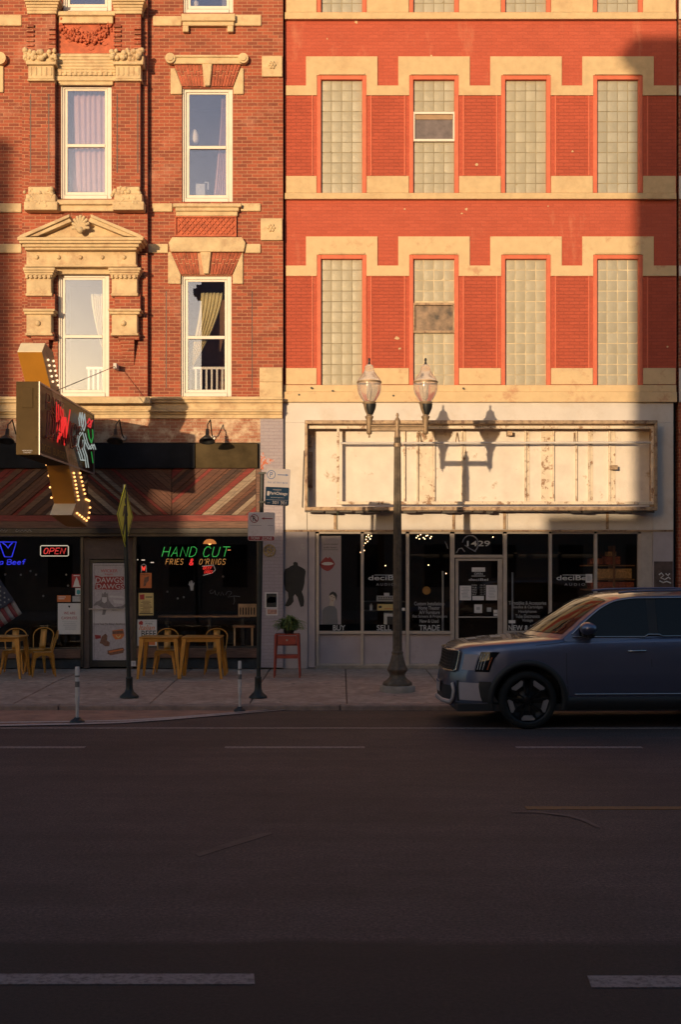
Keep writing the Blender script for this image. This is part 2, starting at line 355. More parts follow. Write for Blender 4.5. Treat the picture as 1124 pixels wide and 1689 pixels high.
tag(MB().box(X(868, 11.04), 30, 10.97, 11.10, 0, 0.005).build('centre_line', M['ryel']), 'faded yellow centre line', kind='structure')
edge = [(-400, 1203), (-100, 1201), (0, 1198), (110, 1196), (200, 1193.5), (280, 1188), (350, 1182), (420, 1176), (470, 1172)]
ep = [gP(*e) for e in edge]
tag(MB().prism([(p[0], p[1]+0.1) for p in ep]+[(ep[-1][0], 18.41), (ep[0][0], 18.41)], 0, 0.004, axis='z').build('painted_bulb_out', M['tan']), 'tan painted kerb extension on the road', kind='structure')
ln = MB()
for off, wd in ((-.06, .17), (.34, .15)):
    for i in range(len(ep)-1):
        a, b = ep[i], ep[i+1]; o0, o1 = off*(1-i/9), off*(1-(i+1)/9)
        ln.quad([(a[0], a[1]+o0, 0.012), (b[0], b[1]+o1, 0.012), (b[0], b[1]+o1+wd, 0.012), (a[0], a[1]+o0+wd, 0.012)])
tag(ln.build('bulb_out_lines', worn('bulb_line_paint', (0.46, 0.37, 0.34), (0.52, 0.72), 18)), 'curved white double line bounding the tan paint', kind='structure')
sc = MB(); sc.grid([[gP(x, y)+(0.006,) for x, y in r] for r in (((845, 1341), (890, 1341.5), (940, 1348), (965, 1356), (985, 1366)), ((845, 1339.5), (890, 1339.5), (942, 1345), (970, 1353), (992, 1365)))])
tag(sc.build('tyre_scuff', worn('scuff', (0.105, 0.078, 0.074), (0.40, 0.55), 30)), 'curved pale tyre scuff on the road', kind='structure')
pt = MB(); pt.prism([gP(322, 1409), gP(360, 1396), gP(400, 1383), gP(447, 1372), gP(449, 1376), gP(405, 1390), gP(365, 1402), gP(328, 1414)], 0, 0.004, axis='z')
tag(pt.build('tar_patch', worn('tar', (0.048, 0.032, 0.030), (0.40, 0.62), 5)), 'thin dark tar repair on the road', kind='structure')
# sidewalk slabs, kerb
M['walk'] = mat('sidewalk_concrete', (0.40, 0.295, 0.235), 0.9, var=0.22, scale=7, bmp=0.5, dirt=(0.26, 0.17, 0.135), dirt_amt=(0.48, 0.72), dscale=1.1); speckle(M['walk'], .30, (.10, .07, .055), 2.6)
tag(MB().prism([(18.5, -.3), (34, -.3), (34, .125), (21.4, .125), (18.5, .055)], -70, 70, axis='x').build('sidewalk_bed', M['stucco']), 'dark joint bed under the sidewalk slabs', kind='structure')
xs = [-70, -40, -20, -12, -9.6, -8, -6.5, -5.05, -2.95, -1.4, 0.1, 1.7, 3.25, 4.8, 6.4, 8, 10, 20, 40, 70]
sw = MB()
for i in range(len(xs)-1):
    for (ya, yb) in ((18.62, 21.35), (21.37, 24.6)):
        h = random.uniform(-0.003, 0.003); za = .15-.07*max(0, (21.35-ya)/2.73); zb_ = .15-.07*max(0, (21.35-yb)/2.73); sw.prism([(ya, za-.1), (yb, zb_-.1), (yb, zb_+h), (ya, za+h)], xs[i]+0.009, xs[i+1]-0.009, axis='x')
tag(sw.build('sidewalk', M['walk'], bevel=0.008), 'brownish concrete sidewalk with joints', kind='structure')
kb = MB()
for i in range(-14, 15): kb.box(i*4.3+0.004, i*4.3+4.29, 18.4, 18.605, -0.2, 0.078)
tag(kb.build('kerb', mat('kerb_concrete', (0.30, 0.205, 0.165), 0.9, var=0.2, scale=5, bmp=0.6), bevel=0.015), 'worn concrete kerb', kind='structure')
tag(MB().box(-70, 70, -60, 3.2, -0.1, 0.14).build('near_sidewalk', M['walk']), 'sidewalk on the near side', kind='structure')
# ---------------------------------------------------------------- buildings across the street (they cast the long evening shadows)
M['opp'] = brick('opposite_brick', (0.42, 0.28, 0.22), (0.36, 0.24, 0.18), (0.4, 0.33, 0.28), 0.3)
def opp(x0, x1, yf, yb, h, label, extra=None):
    t = thing('opposite_building', label, 'building', ((x0+x1)/2, yf, 0.14))
    MB().box(x0, x1, yb, yf, 0.1, h).build('wall', M['opp'], t)
    n = max(1, int((x1-x0)/3)); wn = MB()
    for k in range(n):
        cx = x0+(k+0.5)*(x1-x0)/n
        for zz in range(int((h-1)/3.6)):
            wn.box(cx-0.55, cx+0.55, yf, yf+0.02, 1.2+zz*3.6, 3.1+zz*3.6)
    wn.each('window', M['glassopp'], t)
    if extra:
        e = MB(); 
        for b in extra: e.box(*b)
        e.build('cornice', M['opp'], t)
    return t
M['glassopp'] = mat('opposite_window', (0.02, 0.02, 0.025), 0.1, var=0.1, bmp=0)
kx, kz = -LD.x/LD.y, -LD.z/LD.y
def SX(px, y): return X(px)+kx*(24-y)
def SZ(py, y): return Z(py)+kz*(24-y)
YF, YB = -6.0, -11.0
opp(-60, SX(30, YB), YF, YB, SZ(205, YF), 'tall brick block across the street far to the left, behind the viewer')
opp(SX(30, YB)+0.02, SX(150, YB), YF, YB, SZ(706, YF), 'brick garage across the street, behind the viewer at left')
opp(SX(150, YB)+0.02, SX(262, YB), YF+0.05, YB, SZ(708, YF), 'two storey brick shop across the street, behind the viewer at left')
opp(SX(262, YB)+0.02, SX(312, YB), YF+0.02, YB, SZ(815, YF), 'narrow one storey brick shop across the street, behind the viewer at left')
opp(SX(312, YB)+0.02, SX(900, YF), YF, YB, SZ(878, YF), 'low one storey shop across the street, behind the viewer')
opp(SX(900, YF)+0.02, SX(1047, YF)-0.02, YF+0.04, YB, SZ(850, YF), 'low annexe across the street, behind the viewer')
opp(SX(1047, YF), 60, YF, YB, SZ(60, YF), 'tall brick block across the street right behind the viewer', [(SX(1026, YF), SX(1047, YF)-0.01, YF-0.3, YF-0.8, SZ(118, YF), SZ(66, YF)), (SX(1014, YF), SX(1026, YF)-0.01, YF-0.3, YF-0.8, SZ(104, YF), SZ(80, YF))])
# ---------------------------------------------------------------- wall with openings
def wall(mb, x0, x1, z0, z1, y, holes, depth=0.25, mi=0, mi_rev=None):
    xs = sorted(set([x0, x1]+[h[0] for h in holes]+[h[1] for h in holes])); zs = sorted(set([z0, z1]+[h[2] for h in holes]+[h[3] for h in holes]))
    xs = [a for a in xs if x0 <= a <= x1]; zs = [a for a in zs if z0 <= a <= z1]
    for i in range(len(xs)-1):
        for j in range(len(zs)-1):
            cx = (xs[i]+xs[i+1])/2; cz = (zs[j]+zs[j+1])/2
            if any(h[0] < cx < h[1] and h[2] < cz < h[3] for h in holes): continue
            mb.quad([(xs[i], y, zs[j]), (xs[i+1], y, zs[j]), (xs[i+1], y, zs[j+1]), (xs[i], y, zs[j+1])], mi)
    r = mi if mi_rev is None else mi_rev
    for a, b, c, d in holes:
        a = max(a, x0); b = min(b, x1); d = min(d, z1); c = max(c, z0)
        mb.quad([(a, y, c), (a, y, d), (a, y+depth, d), (a, y+depth, c)], r); mb.quad([(b, y, c), (b, y+depth, c), (b, y+depth, d), (b, y, d)], r)
        mb.quad([(a, y, d), (b, y, d), (b, y+depth, d), (a, y+depth, d)], r); mb.quad([(a, y, c), (a, y+depth, c), (b, y+depth, c), (b, y, c)], r)
TOP = 17.0
# ================================================================ RIGHT BUILDING
YR = 24.0
RB = thing('painted_brick_building', 'salmon red painted brick building with cream bands and glass block windows over a shop', 'building', (X(795), YR, 0.15))
wc = [564, 716.5, 868.5, 1020.5]
FL = [(-172, 20), (124, 318), (420, 635)]
holes = [(X(c-41), X(c+41), Z(b), Z(a)) for c in wc for a, b in FL]
mb = MB(); wall(mb, X(470), X(1117), Z(664), TOP, YR, holes, 0.14)
for (x0, x1) in ((X(470), X(1117)),):
    mb.box(x0, x1, YR+0.3, YR+12, Z(664), TOP)      # mass behind
mb.build('wall', M['brickR'], RB)
# recessed looking brick panels between windows (framed by thin brick strips)
pn = MB()
for (a, b) in ((157, 290), (455, 607)):
    for i in range(5):
        l = 472 if i == 0 else wc[i-1]+49; r = 1115 if i == 4 else wc[i]-49
        pn.box(X(l), X(r), YR-0.004, YR, Z(b), Z(a))
        for q in (l, r):
            if 480 < q < 1110:
                pass
pn.each('brick_panel', M['panelR'], RB)
gr = MB()
for (a, b) in ((157, 290), (455, 607)):
    for c in wc:
        for q in (c-48.5, c+48.5): gr.box(X(q-1.0), X(q+1.0), YR-0.02, YR-0.006, Z(b), Z(a))
gr.each('corner_bead', M['frame_red'], RB)
def bandR(top, bot, mid, lint_t, mname, yf=YR-0.03):
    mb = MB()
    # stepped band : blocks over windows
    for i, c in enumerate(wc):
        mb.pb(c-59, c+59, lint_t, top, yf, YR-0.005)
        mb.pb(c-59, c-41, top, bot, yf, YR-0.005); mb.pb(c+41, c+59, top, bot, yf, YR-0.005)
    L = [472]+[c+59 for c in wc]; R = [c-59 for c in wc]+[1117]
    for l, r in zip(L, R):
        if r > l: mb.pb(l, r, mid, bot, yf, YR-0.005)
    return mb
bandR(124, 157, 141, 93, '').build('stepped_band', M['cream'], RB)
bandR(420, 455, 438, 390, '').build('stepped_band', M['cream_worn'], RB)
sl_ = MB()
for L, R in zip([472]+[c+41.5 for c in wc], [c-41.5 for c in wc]+[1116]):
    sl_.pb(L, R, 290, 318, YR-0.03, YR-0.005)
sl_.pb(470, 1117, 318, 328, YR-0.09, YR-0.002)
sl_.each('sill_band', M['cream'], RB, bevel=0.006)
s2 = MB()
for L, R in zip([472]+[c+41.5 for c in wc], [c-41.5 for c in wc]+[1116]):
    s2.pb(L, R, 607, 634, YR-0.03, YR-0.005)
s2.pb(468, 1117, 635, 646, YR-0.06, YR-0.002); s2.pb(466, 1118, 646, 663, YR-0.12, YR-0.002)
s2.each('sill_band', M['cream_worn'], RB, bevel=0.006)
tb = MB()
for L, R in zip([472]+[c+41.5 for c in wc], [c-41.5 for c in wc]+[1116]): tb.pb(L, R, -60, 20, YR-0.04, YR-0.005)
tb.pb(470, 1117, 20, 31, YR-0.09, YR-0.002)
tb.each('sill_band', M['cream'], RB, bevel=0.006)
# lintel hood moulding at the window heads
hd = MB()
for c in wc:
    for t in (124, 420):
        hd.pb(c-38, c+38, t-4, t-1.2, YR-0.055, YR-0.03)
hd.each('hood_mould', M['cream'], RB)
# holes where anchors were
ho = MB()
for x, y in ((494, 652.5), (649, 654), (549, 646), (514, 641), (764, 642)): ho.prism([(X(x+1.8*math.cos(a)+random.uniform(-.5, .5)), Z(y+1.6*math.sin(a))) for a in [k*math.pi/4 for k in range(8)]], YR-0.128, YR-0.1)
ho.each('anchor_hole', M['ink'], RB)
random.seed(21)
for (x, y, r) in ((787, 271, 3.5), (655, 558, 4), (660, 575, 2.5), (712, 92, 2), (588, 37, 3), (590, 120, 1.5), (540, 64, 1.5), (945, 250, 2), (770, 345, 3), (762, 352, 2), (1102, 572, 2), (905, 340, 1.6), (668, 345, 1.6)):
    y_ = YR-.006 if 157 < y < 290 or 455 < y < 607 else YR-.002
    MB().prism([(X(x+r*random.uniform(.5, 1.2)*math.cos(k*.7)), Z(y+r*random.uniform(.4, 1)*math.sin(k*.7))) for k in range(9)], y_-.002, y_+.001).build('paint_chip', M['cream'], RB)
# windows of glass blocks
def blockmat():
    m, n, p, o = new_mat('glass_block'); v = coords(n)
    gi = n.nodes.new('ShaderNodeNewGeometry')
    t = n.nodes.new('ShaderNodeTexBrick'); n.links.new(coords(n, True), t.inputs['Vector'])
    col = ramp(n, gi.outputs['Random Per Island'], 0.0, 1.0, (0.385, 0.335, 0.25), (0.45, 0.395, 0.30))
    col = mix(n, ramp(n, noise(n, v, 3, 6), 0.4, 0.8), col, (0.36, 0.31, 0.22))
    n.links.new(col, p.inputs['Base Color']); p.inputs['Roughness'].default_value = 0.42
    p.inputs['Coat Weight'].default_value = 0.12; p.inputs['Coat Roughness'].default_value = 0.2
    oi = n.nodes.new('ShaderNodeObjectInfo'); n.links.new(mix(n, 1.0, col, ramp(n, oi.outputs['Random'], 0, 1, (.86, .90, .95), (1, .98, .92)), 'MULTIPLY'), p.inputs['Base Color'])
    bump(n, p, noise(n, v, 45, 4), 0.5, 0.01); n.nodes.remove(t); return m
M['gblock'] = blockmat(); M['mortar'] = mat('block_mortar', (0.29, 0.235, 0.145), 0.9, var=0.2, bmp=0.3); M['mortarw'] = mat('fresh_block_mortar', (0.62, 0.49, 0.31), 0.9, var=0.2, bmp=0.3)
def block_window(c, t, b, rows, vent=None, mort='mortar', floor=0):
    wn = MB(); y = YR+0.03
    wn.pb(c-41, c-34, t, b, y-0.05, y+0.1); wn.pb(c+34, c+41, t, b, y-0.05, y+0.1); wn.pb(c-34, c+34, t, t+7, y-0.05, y+0.1)
    fr = wn.build('window', M['frame_red'], RB, bevel=0.008)
    x0, x1, z0, z1 = X(c-34), X(c+34), Z(b), Z(t+7)
    gb = MB(); mo = MB(); mo.quad([(x0, y+0.032, z0), (x1, y+0.032, z0), (x1, y+0.032, z1), (x0, y+0.032, z1)])
    mo.build('mortar_grid', M[mort], fr)
    cw = (x1-x0)/4; ch = (z1-z0)/rows; g = 0.008
    for i in range(4):
        for j in range(rows):
            a0, a1 = x0+i*cw+g, x0+(i+1)*cw-g; c0, c1 = z0+j*ch+g, z0+(j+1)*ch-g
            if vent and vent[0] < (c0+c1)/2 < vent[1]: continue
            if vent and c0 < vent[1] < c1: c0 = vent[1]+0.004
            if vent and c0 < vent[0] < c1: c1 = vent[0]-0.004
            if c1-c0 < 0.02: continue
            ty = random.uniform(-0.0015, 0.0015); tx = random.uniform(-0.0015, 0.0015)
            P = []
            for q in range(5):
                row = []
                for r in range(5):
                    u = q/4; w_ = r/4; e = (math.sin(math.pi*u)*math.sin(math.pi*w_))**0.35
                    row.append((a0+(a1-a0)*u, y+0.030-0.008*e+ty*(u-.5)*2+tx*(w_-.5)*2, c0+(c1-c0)*w_))
                P.append(row)
            gb.grid(P)
    gb.build('glass_blocks', M['gblock'], fr)
    return fr
for ci, c in enumerate(wc):
    block_window(c, -172, 20, 11)
    v3 = (Z(233), Z(184)) if ci == 1 else None
    v2 = (Z(549), Z(499)) if ci == 1 else None
    block_window(c, 124, 318, 11, v3)
    block_window(c, 420, 635, 12, v2, 'mortarw' if ci > 0 else 'mortar')
for (a, b, mt, gm) in ((184, 233, M['white'], 'c'), (499, 549, M['rustframe'], 'd')):
    y = YR+0.0
    vb = MB(); vb.pb(681, 752, a, a+4, y, y+0.08); vb.pb(681, 752, b-4, b, y, y+0.08); vb.pb(681, 685, a+4, b-4, y, y+0.08); vb.pb(748, 752, a+4, b-4, y, y+0.08)
    vf = vb.build('vent_frame', mt, RB, bevel=0.004)
    MB().pb(685, 748, a+4, b-4, y+0.05, y+0.056).build('vent_pane', M['ventA'] if False else (mat('grey_vent_screen', (0.17, 0.13, 0.12), 0.25, var=0.2, bmp=0.0) if gm == 'c' else mat('brown_plastic_sheet', (0.24, 0.15, 0.09), 0.35, var=0.5, scale=5, bmp=0.5)), vf)
    if gm == 'c': MB().pb(686, 747, a+5, a+13, y+0.035, y+0.05).build('vent_blind', mat('orange_blind', (0.40, 0.24, 0.13), 0.6), vf)
# neighbour sliver on the far right
NB = thing('neighbour_building', 'darker brick building cut by the right edge of the photo', 'building', (X(1200), 24, 0.15))
nb = MB(); nb.box(X(1121), X(1121)+8, 24.02, 34, 0.1, TOP); nb.build('wall', M['brickL'], NB)
nb = MB()
for a, b in ((-40, 31), (141, 157), (290, 328), (438, 455), (607, 663)): nb.pb(1121.2, 1400, a, b, 23.98, 24.0)
nb.each('stone_band', M['fascia'], NB)
MB().box(X(1117), X(1121), 24.25, 24.3, 0.1, TOP).build('joint', M['ink'], NB)
# ground-floor fascia
fa = MB()
fx = [467, 507, 556, 750, 838, 1055, 1112]
fa.pb(467, 1112, 664, 697, YR-0.06, YR+0.1)
fa.pb(467, 506.6, 697, 874, YR-0.06, YR+0.1)
fa.pb(1078, 1112, 697, 874, YR-0.06, YR+0.1)
for l, r in ((507.2, 556.6), (557.4, 749.6), (750.4, 837.6), (838.4, 1077.7)): fa.pb(l, r, 842, 874, YR-0.05, YR+0.1)
fa.each('fascia', M['fascia'], RB, bevel=0.006)
se = MB()
for x in (553, 749, 833, 1003): se.pb(x-2.2, x+2.2, 843, 873, YR-0.075, YR-0.052)
se.pb(467, 1112, 873.5, 877, YR-0.045, YR+0.1)
se.each('joint_strip', M['rustframe'], RB)
pe = MB(); pe.pb(467, 508, 877, 1103, YR-0.04, YR+0.4); pe.pb(1078, 1112, 877, 1103, YR-0.04, YR+0.4)
pe.each('pier', M['pier'], RB, bevel=0.01)
MB().pb(508.5, 520, 877, 1101, YR+0.02, YR+0.3).build('pier_return', M['bulk'], RB)
MB().pb(1058, 1077, 877, 1101, YR-0.01, YR+0.3).build('pier_return', M['alu'], RB)
# dark painted lower mural patch on the right pier, little white scrawl
mu = MB(); mu.pb(1080, 1111, 926, 1060, YR-0.046, YR-0.041); mu.build('painted_patch', mat('dark_mural_paint', (0.09, 0.055, 0.045), 0.7, var=0.3), RB)
sw_ = MB()
for pts in ([(1088, 948), (1092, 945), (1096, 949), (1091, 953), (1098, 956), (1104, 952), (1107, 955)], [(1089, 958), (1095, 961), (1101, 959), (1108, 962)], [(1099, 946), (1103, 949), (1106, 946)]):
    sw_.tube([(X(a, 23.95), 23.953, Z(b, 23.95)) for a, b in pts], 0.014, 5)
sw_.build('white_scrawl', M['lgrey'], RB)
# storefront
YS = YR+0.06
fr = MB()
for x, w_ in ((524, 4), (598, 4), (673, 4.5), (747, 6), (834, 5.5), (909, 4), (984, 4), (1056, 4)): fr.pb(x-w_/2-.5, x+w_/2+.5, 880, 1098, YS-0.05, YS+0.05)
for l, r in ((526.5, 595.5), (600.5, 670), (676, 743.5), (837.3, 906.5), (911.5, 981.5), (986.5, 1053.5)):
    fr.pb(l, r, 877, 880.5, YS-0.045, YS+0.05); fr.pb(l, r, 1041, 1046, YS-0.06, YS+0.05); fr.pb(l, r, 1095, 1098, YS-0.045, YS+0.05)
fr.pb(750.6, 830.6, 877, 880.5, YS-0.045, YS+0.05); fr.pb(750.6, 830.6, 915, 920, YS-0.045, YS+0.05)
fr.build('storefront_frame', M['alu'], RB, bevel=0.004)
MB().pb(520, 1060, 1098, 1103, YS-0.08, YS+0.1).build('base_ledge', M['concrete'], RB)
bk = MB()
for l, r in ((526.5, 595.5), (600.5, 670), (676, 743.5), (837.3, 906.5), (911.5, 981.5), (986.5, 1053.5)): bk.pb(l, r, 1046.5, 1094.5, YS, YS+0.03)
bk.each('bulkhead_panel', M['bulk'], RB)
for l, r in ((526.5, 595.5), (600.5, 670), (676, 743.5), (837.3, 906.5), (911.5, 981.5), (986.5, 1053.5)):
    MB().pb(l, r, 880.8, 1040.8, YS+0.0, YS+0.008).build('shop_pane', M['glass'], RB)
MB().pb(751, 830.5, 880.8, 914.7, YS, YS+0.008).build('transom_pane', M['glass'], RB)
dr = MB(); yd = YS+0.02
dr.pb(752, 757, 921, 1098, yd-0.03, yd+0.02); dr.pb(822, 829.5, 921, 1098, yd-0.03, yd+0.02); dr.pb(757, 822, 921, 925, yd-0.03, yd+0.02); dr.pb(757, 822, 1085, 1098, yd-0.03, yd+0.02)
door = dr.build('door', M['alu'], RB, bevel=0.004)
MB().pb(757, 822, 925.2, 1084.8, yd, yd+0.008).build('door_pane', M['glass'], door)
hb = MB(); hb.tube([(X(757), yd-0.06, Z(1018)), (X(824), yd-0.06, Z(1018))], 0.012, 8); hb.pb(823, 826, 1024, 1040, yd-0.05, yd-0.03); hb.build('push_bar', M['alu'], door)
# interior of the shop
it = MB(); x0, x1, y0, y1, z0, z1 = X(500), X(1078), 24.45, 29, 0.16, Z(872)
it.quad([(x0, y1, z0), (x1, y1, z0), (x1, y1, z1), (x0, y1, z1)]); it.quad([(x0, YR+.4, z0), (x0, y1, z0), (x0, y1, z1), (x0, YR+.4, z1)]); it.quad([(x1, YR+.4, z0), (x1, y1, z0), (x1, y1, z1), (x1, YR+.4, z1)])
it.quad([(x0, YR+.1, z0), (x1, YR+.1, z0), (x1, y1, z0), (x0, y1, z0)]); it.quad([(x0, YR+.1, z1), (x1, YR+.1, z1), (x1, y1, z1), (x0, y1, z1)])
it.build('shop_interior', M['inner'], RB)
# lettering on glass = vinyl parts of the building
def fit(mb, s, a, b, c, d, y, **k): mb.text(s, X(a, y), X(b, y), Z(d, y), Z(c, y), y, **k)
yl = YS-0.003
for wd_, a_, b_, c_, d_ in (('BUY', 549.5, 570, 1031, 1040), ('SELL', 622, 646, 1031, 1040), ('TRADE', 692, 726, 1031, 1040), ('NEW & USED', 839.5, 900, 1031, 1040), ('1429', 771, 809, 892, 901)):
    lt = MB(); fit(lt, wd_, a_, b_, c_, d_, yl, bold=.012); lt.build('window_lettering', M['lgrey'], RB)
for i, (s, a, b) in enumerate((('Custom Installations', 684, 734), ('Home Theater', 691, 726), ('A/V Furniture', 692, 726), ('Flat Screens & Projectors', 681, 738), ('New & Used', 693, 724))): l2 = MB(); fit(l2, s, a, b, 992.5+i*7.2, 998.5+i*7.2, yl, bold=.008); l2.build('small_window_lettering', M['grey'], RB)
for i, (s, a, b) in enumerate((('Turntables & Accessories', 840, 902), ('Needles & Cartridges', 845, 896), ('Headphones', 856, 886), ('Tube Electronics', 851, 891), ('Vintage', 862, 880))): l2 = MB(); fit(l2, s, a, b, 991.5+i*7.3, 997.5+i*7.3, yl, bold=.008); l2.build('small_window_lettering', M['grey'], RB)
for a, b in ((621, 651), (932, 966)): l2 = MB(); fit(l2, 'A U D I O', a, b, 962, 966, yl); l2.build('small_window_lettering', M['grey'], RB)
l3 = MB(); fit(l3, 'deciBel', 608, 663, 949, 957, yl, bold=0.012); l3.pb(618, 663, 948, 948.9, yl, yl+0.002)
fit(l3, 'deciBel', 919, 972, 949, 957, yl, bold=0.012); l3.pb(929, 972, 948, 948.9, yl, yl+0.002)
fit(l3, 'deciBel', 774, 806, 954, 958, yd-0.006, bold=0.012)
l3.build('shop_name_lettering', M['lgrey'], RB)
# scratched tag over the transom and the next pane
tg = MB()
arc = [(768+13*math.cos(a), 897+14*math.sin(a)) for a in [math.radians(t) for t in range(-170, 60, 14)]]
tg.tube([(X(a+9), yl-0.004, Z(b)) for a, b in arc], 0.012, 5)
tg.tube([(X(a), yl-0.004, Z(b)) for a, b in ((768, 899), (775, 904), (786, 910))], 0.012, 5); tg.tube([(X(a), yl-0.004, Z(b)) for a, b in ((735, 893), (738, 899), (740, 905))], 0.010, 5)
tg.tube([(X(a), yl-0.004, Z(b)) for a, b in ((754, 912), (758, 905), (763, 904), (768, 910))], 0.012, 5)
tg.build('etched_tag', mat('etched_grey', (0.22, 0.21, 0.23), 0.5), RB)
# papers on the shop door
def note(name, label, cat, a, b, c, d, y, m, texts=(), tilt=0.0, th=0.004, group=None):
    mb = MB(); mb.pb(a, b, c, d, y, y+th); ms = [m]
    for t in texts:
        s, ta, tb_, tc, td, tm = t[:6]
        if tm not in ms: ms.append(tm)
        if s is None: mb.pb(ta, tb_, tc, td, y-0.0015, y-0.0002, ms.index(tm))
        elif isinstance(s, list): mb.pprism(s, y-0.0015, y-0.0003, ms.index(tm))
        else: mb.text(s, X(ta, y), X(tb_, y), Z(td, y), Z(tc, y), y-0.002, mi=ms.index(tm), bold=t[6] if len(t) > 6 else 0, shear=t[7] if len(t) > 7 else 0)
    o = mb.build(name, ms, None, loc=(X((a+b)/2, y), y, Z(d, y)))
    return tag(o, label, cat, group)
G = M['grey']; K = M['ink']; R_ = M['redink']; W_ = M['paper']
def lines(a, b, c, d, n, m, jit=4): return [(None, a+random.uniform(0, jit), b-random.uniform(0, jit), c+(d-c)*i/n, c+(d-c)*i/n+0.9, m) for i in range(n)]
ydn = yd-0.008
note('notice', 'white notice taped at top of the shop door', 'paper', 779, 801, 936, 943, ydn, W_, [('WE ARE NOW', 782, 799, 939.5, 942, G)])
mbx = MB(); fit(mbx, 'OPEN', 783, 797, 944.5, 948.5, ydn, bold=.008); mbx.pb(778.5, 801, 949.6, 950.6, ydn, ydn+.002)
for i in range(5):
    fit(mbx, ['MON', 'TUE', 'WED', 'THU', 'SAT'][i], 779, 787, 964+i*3.8, 966.6+i*3.8, ydn); fit(mbx, '11-7', 793, 801, 964+i*3.8, 966.6+i*3.8, ydn)
mbx.build('door_lettering', M['lgrey'], door)
note('notice', 'left of the two large white sheets on the shop door', 'paper', 759, 778, 966, 990, ydn, W_, lines(761, 776, 969, 988, 8, G))
note('notice', 'right of the two large white sheets on the shop door', 'paper', 802.5, 821, 965, 990, ydn, W_, lines(805, 819, 968, 988, 8, G))
note('notice', 'small wide white card between the two large sheets on the shop door', 'paper', 780, 799, 983, 990, ydn, W_)
note('notice', 'square white card with dark print low on the shop door', 'paper', 783, 796, 997, 1011, ydn, W_, [(None, 786.5, 792.5, 1001, 1006, G)])
note('sticker', 'small grey sticker right of the square card on the door', 'sticker', 804, 811, 1002, 1009, ydn, G)
note('sticker', 'pair of pale stickers by the shop door push bar', 'sticker', 815, 821.5, 1006, 1016, ydn, W_, [(None, 815.5, 821, 1011, 1012, K)])
note('notice', 'small white notice on the shop window beside the shop name', 'paper', 967, 978, 947, 961, YS-0.003, W_, lines(969, 976, 950, 959, 5, G, 1))
note('notice', 'tiny white tag in the window above the word SELL, beside lamp post', 'paper', 663.5, 668.5, 1002.5, 1007, YS-0.003, W_)
note('notice', 'small pale sheet in the window above the words NEW', 'paper', 840, 851, 1023, 1028, YS-0.003, W_)
# poster with red lips and a portrait
lips = [(527.5, 931), (530, 926), (534, 922), (538, 918.5), (541, 921), (544, 918.5), (548, 922), (551, 926), (553, 930.5), (549, 937), (544, 941), (540, 942), (535, 940), (530, 936)]
mouth = [(530, 930), (535, 927.5), (541, 927), (547, 927.5), (551, 930), (546, 932), (541, 932.5), (535, 932)]
headp = [(543, 985), (544, 979), (548, 976), (553, 977), (555.5, 981), (555, 987), (552, 992), (552, 996), (553, 1001), (556, 1005), (557, 1030), (532, 1030), (532, 1006), (535, 1002), (541, 999), (544, 993)]
fold = [(549, 1002), (556, 1005), (557, 1030), (552, 1030)]
M['pgrey'] = paper('poster_grey', (0.16, 0.155, 0.165)); M['pback'] = paper('poster_lilac', (0.36, 0.30, 0.31)); M['skin'] = paper('poster_sepia_face', (0.50, 0.40, 0.32)); M['lipred'] = paper('lip_red', (0.28, 0.02, 0.02))
po = MB(); y = YS+0.06
pst = note('poster', 'tall grey window poster with red lips above a portrait of a person', 'poster', 526.8, 563, 884, 1030, y, M['pback'], [('cinema speaker', 534, 558, 896, 899.5, K), ('audio lovers', 534, 556, 901, 904.5, K), (None, 533, 558, 906.5, 907.1, K)])
ly = y-0.002
pp = MB(); pp.pprism(lips, ly, ly+.0015, 0); pp.pprism(mouth, ly-.002, ly-.0005, 1); pp.pprism([(532, 1030), (532, 1007), (536, 1002), (543, 999), (552, 1000), (556, 1005), (558, 1030)], ly, ly+.0015, 2)
pp.pprism([(543, 999), (545, 990), (543, 984), (545, 978.5), (549, 976.5), (553, 978), (555.5, 982), (554.5, 988), (551, 993), (551, 1000)], ly-.002, ly-.0005, 3); pp.pprism([(543, 983), (545, 978), (549, 975.5), (554, 977.5), (556.5, 982), (555, 991), (553, 984), (549, 980), (545, 982)], ly-.004, ly-.0025, 4)
for fx, fy in ((547, 984), (551, 985.5)): pp.pb(fx-.9, fx+.9, fy-.5, fy+.4, ly-.004, ly-.0025, 4)
pp.pb(547, 550, 990.5, 991.3, ly-.004, ly-.0025, 0)
pp.build('poster_artwork', [M['lipred'], W_, M['pgrey'], M['skin'], K], pst)
# goods in the window
def goods(name, label, cat, a, b, c, d, y, dep, m, extra=None):
    mb = MB(); mb.pb(a, b, c, d, y, y+dep); ms = [m]
    if extra:
        for e in extra:
            if e[4] not in ms: ms.append(e[4])
            mb.pb(e[0], e[1], e[2], e[3], y-0.012, y, ms.index(e[4]))
    o = mb.build(name, ms, None, loc=(X((a+b)/2, y), y, Z(d, y)), bevel=0.004); return tag(o, label, cat)
tag(MB().pb(601, 669, 1007, 1008.5, 24.3, 24.7).build('shelf', M['blackm'], None, loc=(X(635, 24.3), 24.3, Z(1008, 24.3))), 'thin black display shelf in the shop window above the word SELL', 'shelf')
tag(MB().pb(601, 669, 992, 993.4, 24.3, 24.7).build('shelf', M['blackm'], None, loc=(X(635, 24.3), 24.3, Z(993, 24.3))), 'upper black display shelf carrying the grey receiver', 'shelf')
goods('receiver', 'grey hi-fi receiver on the upper window shelf', 'receiver', 622, 656, 983, 992, 24.33, 0.3, M['grey'], [(625+4*i, 627+4*i, 985, 987, K) for i in range(7)]+[(624, 654, 988.5, 989.3, K)])
goods('card', 'small white card on top of the grey receiver', 'card', 634, 643, 978, 983, 24.36, 0.05, W_)
